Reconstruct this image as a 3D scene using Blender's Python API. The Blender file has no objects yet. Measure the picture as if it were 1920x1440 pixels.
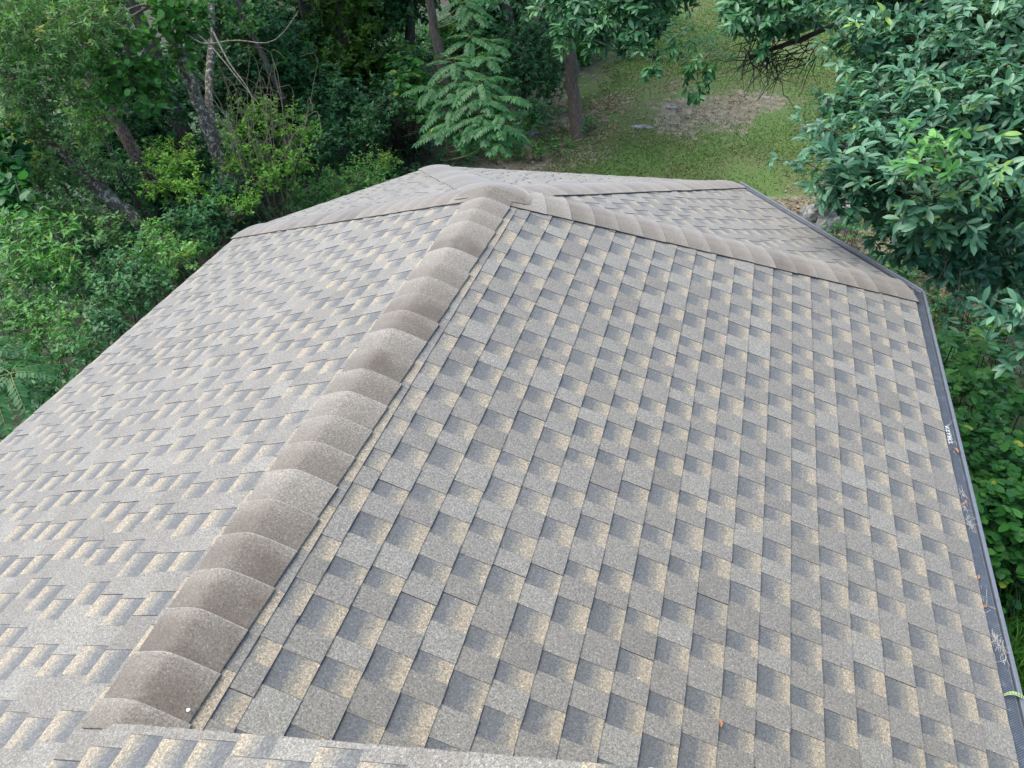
import bpy, math, random
import numpy as np
from mathutils import Vector, Matrix
S = bpy.context.scene
COL = S.collection
# ------------------------------------------------------------------ camera
W = 2.95                       # half width of the roof (m)
EZ = 2.7                       # eave height above ground
H = 0.3761*W                   # rise of the ridge above the eave
YAW, PITCH, ROLL = -0.3201, 0.6626, -0.0758
FPX = 1467.9
def basis():
    cy, sy, cp, sp, cr, sr = math.cos(YAW), math.sin(YAW), math.cos(PITCH), math.sin(PITCH), math.cos(ROLL), math.sin(ROLL)
    F = Vector((sy*cp, cy*cp, -sp)); R0 = Vector((cy, -sy, 0)); U0 = R0.cross(F)
    return cr*R0+sr*U0, -sr*R0+cr*U0, F
CR, CU, CF = basis()
CAM = Vector((0.5392*W, -1.5769*W, 1.1167*W+EZ))
cam = bpy.data.cameras.new('camera'); co = bpy.data.objects.new('camera', cam); COL.objects.link(co)
cam.sensor_width = 36; cam.lens = FPX/1920*36; cam.clip_start = .05; cam.clip_end = 400
co.matrix_world = Matrix(((CR.x, CU.x, -CF.x, CAM.x), (CR.y, CU.y, -CF.y, CAM.y), (CR.z, CU.z, -CF.z, CAM.z), (0, 0, 0, 1)))
S.camera = co
# ------------------------------------------------------------------ light
SUN_EL, SUN_AZ = 62, -92       # azimuth from +y towards +x, degrees
w = bpy.data.worlds.new('World'); S.world = w; w.use_nodes = True
nt = w.node_tree; bg = nt.nodes['Background']; sk = nt.nodes.new('ShaderNodeTexSky')
sk.sky_type = 'NISHITA'; sk.sun_disc = False; sk.sun_elevation = math.radians(SUN_EL); sk.sun_rotation = math.radians(SUN_AZ)
sk.air_density = 1.0; sk.dust_density = 3.0; sk.ozone_density = 1.0
nt.links.new(sk.outputs[0], bg.inputs[0]); bg.inputs[1].default_value = 0.14
sd = bpy.data.lights.new('sun', 'SUN'); so = bpy.data.objects.new('sun', sd); COL.objects.link(so)
sd.energy = 1.5; sd.angle = math.radians(60); sd.color = (1, .96, .9)
el, az = math.radians(SUN_EL), math.radians(SUN_AZ)
so.rotation_euler = Vector((math.sin(az)*math.cos(el), math.cos(az)*math.cos(el), math.sin(el))).to_track_quat('Z', 'Y').to_euler()
so.location = (-8, 8, 20)
S.view_settings.view_transform = 'Standard'; S.view_settings.look = 'None'; S.view_settings.gamma = 1
S.view_settings.exposure = 1.65
# ------------------------------------------------------------------ helpers
def ray(px, py):
    return (CF + CR*((px-960)/FPX) - CU*((py-720)/FPX))
def at(px, py, d):             # point d metres along the view axis
    return CAM + ray(px, py)*d
def G(x, y):                   # ground height
    x = np.asarray(x, float); y = np.asarray(y, float)
    g = 0.045*np.maximum(0, y-5) - 0.10*np.clip(-4.5-x, 0, 12)
    g = g + .10*np.sin(x*.7+1)*np.sin(y*.55) * np.clip((y-4)/5, 0, 1) + .03*np.sin(x*2.3)*np.sin(y*1.9+.5)
    return g
def ground_at(px, py):
    r = ray(px, py); t = (0-CAM.z)/r.z
    for _ in range(12):
        P = CAM+r*t; t += (float(G(P.x, P.y))-P.z)/r.z*.7
    P = CAM+r*t
    return Vector((P.x, P.y, float(G(P.x, P.y))))
def tag(o, label=None, cat=None, group=None, kind=None):
    if label: o['label'] = label
    if cat: o['category'] = cat
    if group: o['group'] = group
    if kind: o['kind'] = kind
    return o
def empty(name, loc, label, cat, group=None):
    o = bpy.data.objects.new(name, None); COL.objects.link(o); o.location = loc; o.empty_display_size = .2
    return tag(o, label, cat, group)
def link(name, me, mat, parent=None):
    o = bpy.data.objects.new(name, me); COL.objects.link(o)
    if mat: me.materials.append(mat)
    if parent:
        o.parent = parent; o.location = -parent.location    # verts are in world space
    return o
class MB:
    """collects polygons (world space) with an optional colour + uv per corner"""
    def __init__(s): s.v = []; s.f = []; s.c = []; s.uv = []
    def poly(s, pts, col=(0, 0, 0, 1), uvs=None):
        b = len(s.v); s.v += [tuple(p) for p in pts]; s.f.append(tuple(range(b, b+len(pts))))
        s.c += [col]*len(pts); s.uv += list(uvs) if uvs else [(0, 0)]*len(pts)
    def box(s, lo, hi, col=(0, 0, 0, 1)):
        x0, y0, z0 = lo; x1, y1, z1 = hi
        P = [(x0,y0,z0),(x1,y0,z0),(x1,y1,z0),(x0,y1,z0),(x0,y0,z1),(x1,y0,z1),(x1,y1,z1),(x0,y1,z1)]
        for f in ((0,3,2,1),(4,5,6,7),(0,1,5,4),(1,2,6,5),(2,3,7,6),(3,0,4,7)): s.poly([P[i] for i in f], col)
    def extrude(s, prof, A, B, side, up=Vector((0,0,1)), col=(0,0,0,1)):
        """profile [(a,b)] in (side, up) swept A->B"""
        L = (B-A).length
        pa = [A+side*a+up*b for a, b in prof]; pb = [B+side*a+up*b for a, b in prof]; acc = 0
        for i in range(len(prof)-1):
            w_ = math.dist(prof[i], prof[i+1])
            s.poly([pa[i], pb[i], pb[i+1], pa[i+1]], col, [(0, acc), (L, acc), (L, acc+w_), (0, acc+w_)]); acc += w_
    def build(s, name, mat, parent=None, smooth=False):
        me = bpy.data.meshes.new(name); me.from_pydata(s.v, [], s.f)
        ca = me.color_attributes.new('tile', 'FLOAT_COLOR', 'CORNER')
        ca.data.foreach_set('color', np.array(s.c, np.float32).ravel())
        uv = me.uv_layers.new(name='uv'); uv.data.foreach_set('uv', np.array(s.uv, np.float32).ravel())
        if smooth: me.polygons.foreach_set('use_smooth', [True]*len(me.polygons))
        me.update()
        return link(name, me, mat, parent)
def raw_mesh(name, verts, faces, tint=None, smooth=False):
    """fast mesh from numpy verts (N,3), faces (M,k)"""
    me = bpy.data.meshes.new(name); N, (M, k) = len(verts), faces.shape
    me.vertices.add(N); me.vertices.foreach_set('co', np.asarray(verts, np.float32).ravel())
    me.loops.add(M*k); me.loops.foreach_set('vertex_index', faces.astype(np.int32).ravel())
    me.polygons.add(M); me.polygons.foreach_set('loop_start', np.arange(0, M*k, k, dtype=np.int32))
    me.polygons.foreach_set('loop_total', np.full(M, k, np.int32))
    if smooth: me.polygons.foreach_set('use_smooth', np.ones(M, bool))
    if tint is not None:
        a = me.attributes.new('tint', 'FLOAT', 'POINT'); a.data.foreach_set('value', tint.astype(np.float32))
    me.update(calc_edges=True)
    return me
# tubes -----------------------------------------------------------------
def tube_arrays(paths, sides=6):
    """paths: list of (pts Nx3, radii N) -> verts, quads"""
    V, Fq, b = [], [], 0
    ang = np.arange(sides)*2*np.pi/sides; ca, sa = np.cos(ang), np.sin(ang)
    for P, r in paths:
        P = np.asarray(P, float); n = len(P)
        T = np.gradient(P, axis=0); T /= np.linalg.norm(T, axis=1)[:, None]+1e-9
        ref = np.array([0, 0, 1.]) if abs(T[0, 2]) < .9 else np.array([1., 0, 0])
        A = np.cross(T, ref); A /= np.linalg.norm(A, axis=1)[:, None]+1e-9; Bv = np.cross(T, A)
        ring = P[:, None]+np.asarray(r)[:, None, None]*(A[:, None]*ca[None, :, None]+Bv[:, None]*sa[None, :, None])
        V.append(ring.reshape(-1, 3))
        i = np.arange(n-1)[:, None]*sides; j = np.arange(sides)[None]; j2 = (j+1) % sides
        Fq.append(np.stack([b+i+j, b+i+j2, b+i+sides+j2, b+i+sides+j], -1).reshape(-1, 4)); b += n*sides
    return np.concatenate(V), np.concatenate(Fq)
def smooth_path(pts, n=14, wob=0, rng=None):
    P = np.array([tuple(p) for p in pts], float)
    if len(P) == 2: P = np.array([P[0], (P[0]+P[1])/2, P[1]])
    d = np.r_[0, np.cumsum(np.linalg.norm(np.diff(P, axis=0), axis=1))]; t = np.linspace(0, d[-1], n)
    Q = np.stack([np.interp(t, d, P[:, i]) for i in range(3)], 1)
    for _ in range(3): Q[1:-1] = (Q[:-2]+2*Q[1:-1]+Q[2:])/4
    if wob and rng is not None: Q[1:-1] += rng.normal(0, wob, Q[1:-1].shape)
    return Q
def tubes(name, paths, mat, parent, sides=6):
    V, F_ = tube_arrays(paths, sides)
    return link(name, raw_mesh(name, V, F_, smooth=True), mat, parent)
# leaves ----------------------------------------------------------------
def tmpl(kind):
    """unit leaf along +y, normal +z ; returns verts, tris"""
    if kind == 'long':         # obovate leaf, folded on the midrib, drooping tip
        s = [(0, 0, 0), (0, .3, -.012), (0, .65, -.03), (0, 1, -.11)]
        l = [(-.08, .16, .02), (-.16, .45, .035), (-.15, .74, .0)]; r = [(.08, .16, .02), (.16, .45, .035), (.15, .74, .0)]
        V = s+l+r
        T = [(0,1,4),(4,1,5),(5,1,2),(5,2,6),(6,2,3),(0,7,1),(7,8,1),(8,2,1),(8,9,2),(9,3,2)]
    elif kind == 'round':      # broad rounded leaf
        V = [(0, 0, 0), (0, .5, -.03), (0, 1, -.08), (-.3, .12, .03), (-.44, .45, .04), (-.3, .8, .0), (.3, .12, .03), (.44, .45, .04), (.3, .8, .0)]
        T = [(0,1,3),(3,1,4),(4,1,5),(5,1,2),(0,6,1),(6,7,1),(7,8,1),(8,2,1)]
    elif kind == 'small':      # simple pointed leaf
        V = [(0, 0, 0), (0, .5, -.04), (0, 1, -.1), (-.25, .42, .04), (.25, .42, .04)]
        T = [(0,1,3),(3,1,2),(0,4,1),(4,2,1)]
    elif kind == 'narrow':
        V = [(0, 0, 0), (0, .5, -.03), (0, 1, -.08), (-.15, .4, .03), (.15, .4, .03)]
        T = [(0,1,3),(3,1,2),(0,4,1),(4,2,1)]
    elif kind == 'flake':      # one small quad for far foliage
        V = [(0, 0, 0), (-.3, .5, .04), (0, 1, -.05), (.3, .5, .04)]
        T = [(0,2,1),(0,3,2)]
    return np.array(V, float), np.array(T)
def unit(a): return a/(np.linalg.norm(a, axis=-1, keepdims=True)+1e-9)
def leaf_arrays(pos, axis, nrm, size, kind, tint):
    V, T = tmpl(kind); axis = unit(axis); x = unit(np.cross(axis, nrm)); z = np.cross(x, axis)
    P = pos[:, None]+size[:, None, None]*(x[:, None]*V[None, :, 0:1]+axis[:, None]*V[None, :, 1:2]+z[:, None]*V[None, :, 2:3])
    F_ = (T[None]+(np.arange(len(pos))*len(V))[:, None, None]).reshape(-1, 3)
    return P.reshape(-1, 3), F_, np.repeat(tint, len(V))
def outside_house(P):
    x, y, z = P[:, 0], P[:, 1], P[:, 2]
    roof = EZ+H*np.clip(1-np.maximum(np.abs(x), np.maximum(y, (np.abs(x)+y)*.707))/W, -.2, 1)+.3
    return ~((np.abs(x) < W+.15) & (y < W*1.0) & ((np.abs(x)+y)*.7071 < W+.15) & (z < roof))
def spray_leaves(c, out, rng, n_leaf, L, kind, tilt=(35, 85), back=.12, flat=.5, tintc=None):
    """n_leaf leaves round every twig tip c (N,3) pointing out (N,3)"""
    N = len(c); M = N*n_leaf
    a = unit(np.repeat(out, n_leaf, 0)); C = np.repeat(c, n_leaf, 0)
    rv = unit(np.cross(a, rng.normal(size=(M, 3)))); th = np.radians(rng.uniform(*tilt, M))[:, None]
    d = a*np.cos(th)+rv*np.sin(th); d[:, 2] *= (1-flat*.6); d[:, 2] -= rng.uniform(0, .25, M); d = unit(d)
    pos = C-a*(rng.uniform(0, back, M)[:, None])
    nrm = np.array([0, 0, 1.])+.55*a+rng.normal(0, .32, (M, 3))
    size = L*rng.uniform(.55, 1.12, M)
    tint = np.clip(rng.normal(.5, .16, M)+np.repeat(rng.normal(0, .14, N)+(0 if tintc is None else tintc), n_leaf), 0, 1)
    k = outside_house(pos)
    return leaf_arrays(pos[k], d[k], nrm[k], size[k], kind, tint[k])
def blob_points(c, R, n, rng, squash=.8, shell=.5, up=.25):
    c = np.array(c, float); d = unit(rng.normal(size=(n, 3)))
    # lumpy radius
    lump = 1+.22*np.sin(d[:, 0]*5+c[0]*3)*np.sin(d[:, 1]*5+c[1])+.15*np.sin(d[:, 2]*7+c[2])
    r = R*lump*(1-shell*rng.uniform(0, 1, n)**1.6)
    P = c+d*r[:, None]*np.array([1, 1, squash]); o = d+np.array([0, 0, up])+rng.normal(0, .25, (n, 3))
    return P, unit(o)
def join_arrays(parts):
    V, F_, T, b = [], [], [], 0
    for v, f, t in parts:
        if len(v) == 0: continue
        V.append(v); F_.append(f+b); T.append(t); b += len(v)
    return np.concatenate(V), np.concatenate(F_), np.concatenate(T)
def foliage(name, parts, mat, parent=None):
    V, F_, T = join_arrays(parts)
    return link(name, raw_mesh(name, V, F_, T), mat, parent)
def frond_arrays(base, dirs, rng, L=.7, pairs=10, leafl=.12, kind='narrow'):
    """pinnate fronds; returns leaf arrays + rachis paths"""
    parts, paths = [], []
    for b, d in zip(base, dirs):
        d = np.array(d, float); d /= np.linalg.norm(d); Lf = L*rng.uniform(.7, 1.15)
        t = np.linspace(0, 1, 7); P = b+d*Lf*t[:, None]; P[:, 2] -= Lf*.38*t**2
        paths.append((P, .004*(1-.6*t)))
        tt = np.linspace(.18, 1, pairs); Q = np.stack([np.interp(tt, t, P[:, i]) for i in range(3)], 1)
        T = unit(np.gradient(Q, axis=0)); side = unit(np.cross(T, [0, 0, 1.])); up = np.cross(side, T)
        sz = leafl*Lf/L*(1-.55*np.abs(tt-.45)**1.5)
        for sgn in (-1, 1):
            ax = unit(side*sgn+T*.55+np.array([0, 0, -.28])+rng.normal(0, .06, Q.shape))
            parts.append(leaf_arrays(Q, ax, up+rng.normal(0, .12, Q.shape), sz, kind, np.clip(rng.normal(.5, .12, pairs)+rng.normal(0, .1), 0, 1)))
        parts.append(leaf_arrays(Q[-1:], T[-1:], up[-1:], sz[-1:], kind, np.array([.55])))
    return parts, paths
# ------------------------------------------------------------------ materials
class NB:
    def __init__(s, name):
        s.m = bpy.data.materials.new(name); s.m.use_nodes = True; s.t = s.m.node_tree; s.p = s.t.nodes['Principled BSDF']; s.out = s.t.nodes['Material Output']
    def n(s, typ, **k):
        o = s.t.nodes.new('ShaderNode'+typ)
        for a, v in k.items():
            if a.startswith('i_'): o.inputs[int(a[2:]) if a[2:].isdigit() else a[2:].replace('_', ' ')].default_value = v
            else: setattr(o, a, v)
        return o
    def l(s, a, b): s.t.links.new(a, b)
    def math(s, op, a, b=None, c=None, clamp=False):
        o = s.n('Math', operation=op); o.use_clamp = clamp
        for i, v in enumerate((a, b, c)):
            if v is None: continue
            if isinstance(v, (int, float)): o.inputs[i].default_value = v
            else: s.l(v, o.inputs[i])
        return o.outputs[0]
    def mix(s, f, a, b, mode='MIX'):
        o = s.n('Mix', data_type='RGBA', blend_type=mode)
        for sock, v in ((o.inputs[0], f), (o.inputs[6], a), (o.inputs[7], b)):
            if isinstance(v, (int, float)): sock.default_value = v
            elif isinstance(v, tuple): sock.default_value = v if len(v) == 4 else (*v, 1)
            else: s.l(v, sock)
        return o.outputs[2]
    def ramp(s, fac, stops, interp='LINEAR'):
        o = s.n('ValToRGB'); o.color_ramp.interpolation = interp; e = o.color_ramp.elements
        while len(e) < len(stops): e.new(.5)
        for i, (p, c) in enumerate(stops): e[i].position = p; e[i].color = (*c, 1) if len(c) == 3 else c
        s.l(fac, o.inputs[0]); return o.outputs[0]
    def noise(s, scale, detail=2, rough=.5, vec=None):
        o = s.n('TexNoise'); o.inputs['Scale'].default_value = scale; o.inputs['Detail'].default_value = detail; o.inputs['Roughness'].default_value = rough
        s.l(vec if vec is not None else s.coord(), o.inputs['Vector']); return o.outputs[0]
    def coord(s):
        if not hasattr(s, '_g'): s._g = s.n('NewGeometry')
        return s._g.outputs['Position']
    def bump(s, h, dist, strength=1):
        o = s.n('Bump'); o.inputs['Strength'].default_value = strength; o.inputs['Distance'].default_value = dist; s.l(h, o.inputs['Height']); s.l(o.outputs[0], s.p.inputs['Normal'])
    def base(s, c): 
        if isinstance(c, tuple): s.p.inputs['Base Color'].default_value = (*c, 1)
        else: s.l(c, s.p.inputs['Base Color'])
    def rough(s, r): s.p.inputs['Roughness'].default_value = r
def granules(b, base, amt=1.0):
    """mineral granules: dark and pale specks on a base colour"""
    n1 = b.noise(115, 2, .75); n2 = b.noise(260, 1, .6)
    k = b.math('ADD', b.math('MULTIPLY', n1, .55), b.math('MULTIPLY', n2, .45))
    f = b.ramp(k, [(.33, (.20,)*3), (.5, (.69,)*3), (.61, (1.1,)*3), (.70, (2.05,)*3)])
    f = b.mix(amt, (1, 1, 1), f)
    c = b.mix(1.0, base, f, 'MULTIPLY')
    hue = b.noise(95, 1); c = b.mix(.18, c, b.mix(hue, (.10, .13, .14), (.28, .24, .15)))
    return c, k
def shingle_mat():
    b = NB('asphalt shingle'); at_ = b.n('VertexColor', layer_name='tile'); uv = b.n('UVMap', uv_map='uv')
    sep = b.n('SeparateColor'); b.l(at_.outputs[0], sep.inputs[0]); r_, g_, e_ = sep.outputs[0], sep.outputs[1], sep.outputs[2]
    su = b.n('SeparateXYZ'); b.l(uv.outputs[0], su.inputs[0]); v = su.outputs[1]
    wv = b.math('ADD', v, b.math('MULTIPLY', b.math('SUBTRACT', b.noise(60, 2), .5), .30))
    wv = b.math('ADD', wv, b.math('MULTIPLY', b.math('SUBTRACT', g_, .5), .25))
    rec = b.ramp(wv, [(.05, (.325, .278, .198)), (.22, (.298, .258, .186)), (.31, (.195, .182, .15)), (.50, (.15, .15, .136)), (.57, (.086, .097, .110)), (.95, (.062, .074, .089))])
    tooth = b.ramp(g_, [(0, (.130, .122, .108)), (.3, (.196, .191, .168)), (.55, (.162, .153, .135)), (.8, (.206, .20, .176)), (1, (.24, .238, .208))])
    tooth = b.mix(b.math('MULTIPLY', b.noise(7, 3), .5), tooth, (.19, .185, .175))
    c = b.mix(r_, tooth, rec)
    c = b.mix(b.math('MULTIPLY', b.ramp(b.noise(1.1, 3), [(.4, (0,)*3), (.7, (1,)*3)]), .22), c, (.24, .235, .22))
    c, k = granules(b, c)
    c = b.mix(e_, c, (.018, .018, .02)); b.base(c); b.rough(.88); b.p.inputs['Specular IOR Level'].default_value = .35
    b.p.inputs['Sheen Weight'].default_value = .25; b.p.inputs['Sheen Roughness'].default_value = .4
    b.bump(k, .0016, .8); return b.m
def cap_mat():
    b = NB('brown cap shingle'); at_ = b.n('VertexColor', layer_name='tile')
    sep = b.n('SeparateColor'); b.l(at_.outputs[0], sep.inputs[0])
    uv = b.n('UVMap', uv_map='uv'); su = b.n('SeparateXYZ'); b.l(uv.outputs[0], su.inputs[0])
    base = b.ramp(sep.outputs[1], [(0, (.072, .052, .040)), (.3, (.112, .086, .067)), (.65, (.162, .139, .113)), (1, (.22, .20, .168))])
    base = b.mix(b.math('MULTIPLY', b.ramp(b.noise(6, 3), [(.4, (0,)*3), (.65, (1,)*3)]), .6), base, (.165, .148, .12))
    # colour paler along the butt edge, darker towards the tail
    edge = b.ramp(su.outputs[0], [(.0, (1,)*3), (.05, (.35,)*3), (.4, (0,)*3)])
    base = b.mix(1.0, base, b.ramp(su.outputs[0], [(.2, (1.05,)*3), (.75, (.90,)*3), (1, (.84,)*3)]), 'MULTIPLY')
    base = b.mix(b.math('MULTIPLY', edge, .75), base, (.34, .325, .28))
    base = b.mix(sep.outputs[0], base, (.205, .19, .17))
    c, k = granules(b, base); c = b.mix(sep.outputs[2], c, (.018, .017, .018)); b.base(c); b.rough(.88)
    b.p.inputs['Specular IOR Level'].default_value = .35; b.p.inputs['Sheen Weight'].default_value = .45; b.p.inputs['Sheen Tint'].default_value = (1, .96, .91, 1); b.p.inputs['Sheen Roughness'].default_value = .4; b.bump(k, .0016, .8); return b.m
def leaf_mat(name, dark, mid, light, trans=.3, rough=.45, yellow=None, under=None):
    b = NB(name); a = b.n('Attribute', attribute_name='tint'); f = a.outputs['Fac']
    st = [(0, dark), (.5, mid), (.88, light)]
    if yellow: st += [(.975, light), (1, yellow)]
    c = b.ramp(f, st)
    c = b.mix(b.math('MULTIPLY', b.noise(1.4, 2), .45), c, b.mix(1.0, c, (.55, .62, .6), 'MULTIPLY'))
    if under:
        g = b.n('NewGeometry'); c2 = b.mix(g.outputs['Backfacing'], c, under)
    else: c2 = c
    b.base(c2); b.rough(rough); b.p.inputs['Specular IOR Level'].default_value = .4 if under else .22
    tr = b.n('BsdfTranslucent'); tc = b.mix(1.0, c, (1.5, 1.9, .7), 'MULTIPLY'); b.l(tc, tr.inputs[0])
    ms = b.n('MixShader'); ms.inputs[0].default_value = trans
    b.l(b.p.outputs[0], ms.inputs[1]); b.l(tr.outputs[0], ms.inputs[2]); b.l(ms.outputs[0], b.out.inputs[0]); return b.m
def bark_mat(name, dark, light, lichen=.0, lcol=(.42, .47, .36)):
    b = NB(name); m = b.n('Mapping'); b.l(b.coord(), m.inputs[0]); m.inputs['Scale'].default_value = (1, 1, .28)
    k = b.noise(34, 5, .65, m.outputs[0]); c = b.ramp(k, [(.3, dark), (.7, light)])
    if lichen:
        ln = b.ramp(b.noise(17, 4, .75), [(.53, (0,)*3), (.60, (1,)*3)]); c = b.mix(b.math('MULTIPLY', ln, lichen), c, lcol)
    b.base(c); b.rough(.9); b.bump(k, .02, 1); return b.m
M = {}
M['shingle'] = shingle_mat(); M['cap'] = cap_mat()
M['lf_big'] = leaf_mat('broad glossy leaves', (.019, .076, .041), (.045, .142, .077), (.125, .265, .15), .22, .38, (.20, .34, .07), under=(.10, .19, .13))
M['lf_far'] = leaf_mat('broad leaves', (.02, .085, .038), (.05, .165, .07), (.115, .27, .12), .25, .42, (.12, .25, .06), under=(.09, .17, .10))
M['lf_olive'] = leaf_mat('grey green leaves', (.05, .13, .04), (.11, .24, .075), (.20, .36, .12), .3, .5, (.30, .30, .06))
M['lf_lime'] = leaf_mat('yellow green leaves', (.05, .15, .018), (.11, .26, .03), (.18, .36, .05), .35, .5, (.26, .36, .04))
M['lf_lime2'] = leaf_mat('young bright leaves', (.04, .15, .04), (.09, .25, .07), (.18, .38, .10), .3, .4)
M['lf_mid'] = leaf_mat('mid green leaves', (.03, .11, .024), (.065, .20, .042), (.13, .31, .065), .3, .45, (.2, .28, .04))
M['lf_deep'] = leaf_mat('deep green leaves', (.014, .07, .026), (.032, .12, .042), (.065, .19, .062), .22, .42, (.07, .13, .04))
M['lf_frond'] = leaf_mat('pinnate leaves', (.014, .07, .022), (.028, .12, .036), (.055, .18, .055), .3, .42, (.28, .42, .06))
M['lf_dark'] = leaf_mat('shaded layered foliage', (.02, .06, .010), (.045, .11, .014), (.09, .18, .02), .25, .55)
M['lf_round'] = leaf_mat('rounded understory leaves', (.018, .08, .018), (.036, .145, .028), (.075, .23, .04), .3, .42, (.32, .36, .05))
M['lf_dry'] = leaf_mat('dry leaves', (.10, .055, .03), (.20, .13, .08), (.34, .25, .17), .1, .7)
M['grass'] = leaf_mat('grass blades', (.020, .085, .012), (.045, .15, .02), (.09, .22, .035), .3, .45)
M['lawn'] = leaf_mat('lawn blades', (.038, .088, .018), (.072, .138, .026), (.125, .188, .05), .3, .55)
M['bark'] = bark_mat('rough bark', (.028, .022, .018), (.12, .10, .085))
M['bark_l'] = bark_mat('lichen bark', (.032, .026, .019), (.135, .112, .085), .7, (.50, .54, .42))
M['branch'] = bark_mat('pale grey branch', (.07, .055, .045), (.22, .19, .15), .25)
M['bark_r'] = bark_mat('red brown bark', (.035, .022, .018), (.13, .09, .07), .35)
M['bark_g'] = bark_mat('ridged bark', (.035, .028, .02), (.13, .11, .082))
M['twig'] = bark_mat('pale twig', (.08, .065, .045), (.17, .15, .10))
M['dtwig'] = bark_mat('dark twig', (.012, .010, .009), (.05, .042, .036))
M['stem'] = bark_mat('green stem', (.10, .13, .04), (.2, .23, .09))
def flat(name, c, rough=.6, metal=0, nz=0, nscale=20):
    b = NB(name)
    if nz: b.base(b.mix(b.noise(nscale, 4, .6), tuple(x*(1-nz) for x in c), tuple(min(1, x*(1+nz)) for x in c)))
    else: b.base(c)
    b.rough(rough); b.p.inputs['Metallic'].default_value = metal; return b.m
M['gutter'] = flat('dark grey painted metal', (.10, .115, .135), .5, .0, .35, 30)
M['lip'] = flat('weathered gutter lip', (.095, .112, .135), .5, .0, .3, 45)
M['fascia'] = flat('white trim', (.55, .55, .53), .6, 0, .1)
M['siding'] = flat('beige siding', (.42, .38, .31), .7, 0, .08, 5)
M['white'] = flat('white paint marks', (.5, .53, .54), .6)
M['orange'] = flat('dry orange leaf', (.30, .15, .075), .7, 0, .4, 90)
M['straw'] = flat('pale straw', (.40, .385, .34), .8, 0, .3, 60)
M['blade'] = flat('pale green leaf blade', (.22, .30, .13), .5, 0, .3, 60)
M['peb'] = flat('white pebble', (.85, .84, .8), .6)
def guard_mat():
    b = NB('perforated gutter guard'); uv = b.n('UVMap', uv_map='uv'); s = b.n('SeparateXYZ'); b.l(uv.outputs[0], s.inputs[0])
    p = .0105; x = b.math('DIVIDE', s.outputs[0], p); y = b.math('DIVIDE', s.outputs[1], p*.62)
    row = b.math('FLOOR', y); sh = b.math('MULTIPLY', b.math('MODULO', row, 2.0), .5)
    fx = b.math('SUBTRACT', b.math('FRACT', b.math('ADD', x, sh)), .5); fy = b.math('MULTIPLY', b.math('SUBTRACT', b.math('FRACT', y), .5), .62)
    d = b.math('SQRT', b.math('ADD', b.math('MULTIPLY', fx, fx), b.math('MULTIPLY', fy, fy)))
    hole = b.math('LESS_THAN', d, .27)
    dirt = b.ramp(b.noise(26, 4, .7), [(.5, (.062, .078, .098)), (.66, (.10, .12, .14)), (.8, (.20, .21, .22))])
    b.base(b.mix(hole, dirt, (.006, .007, .009))); b.rough(.5); return b.m
M['guard'] = guard_mat()
def ground_mat():
    b = NB('ground'); a = b.n('Attribute', attribute_name='tint'); dirt = a.outputs['Fac']
    n = b.noise(.9, 5, .65); n2 = b.noise(6, 4, .7); n3 = b.noise(38, 3, .7)
    grass = b.ramp(n3, [(.3, (.034, .078, .014)), (.55, (.074, .132, .024)), (.75, (.125, .175, .045))])
    grass = b.mix(b.ramp(n, [(.42, (0,)*3), (.62, (1,)*3)]), grass, b.ramp(n3, [(.3, (.05, .065, .016)), (.7, (.12, .13, .045))]))
    soil = b.ramp(b.math('ADD', b.math('MULTIPLY', n2, .5), b.math('MULTIPLY', n3, .5)), [(.36, (.055, .05, .026)), (.5, (.13, .118, .072)), (.62, (.25, .225, .16)), (.72, (.44, .40, .33))])
    f = b.math('ADD', dirt, b.math('MULTIPLY', b.math('SUBTRACT', b.math('ADD', b.math('MULTIPLY', n, .5), b.math('MULTIPLY', n2, .5)), .5), 2.6))
    f = b.ramp(f, [(.42, (0,)*3), (.62, (1,)*3)])
    fl = b.ramp(n3, [(.3, (.012, .016, .008)), (.6, (.035, .038, .018)), (.8, (.08, .065, .04))])
    b.base(b.mix(b.math('SUBTRACT', dirt, 1.0, clamp=True), b.mix(f, grass, soil), fl)); b.rough(.95); b.bump(n3, .03, .8); return b.m
def rock_mat():
    b = NB('grey rock'); k = b.noise(7, 6, .7); c = b.ramp(k, [(.35, (.05, .055, .05)), (.5, (.17, .18, .17)), (.7, (.36, .38, .36))]); b.base(c); b.rough(.9); b.bump(k, .06, 1); return b.m
M['ground'] = ground_mat(); M['rock'] = rock_mat()
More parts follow.
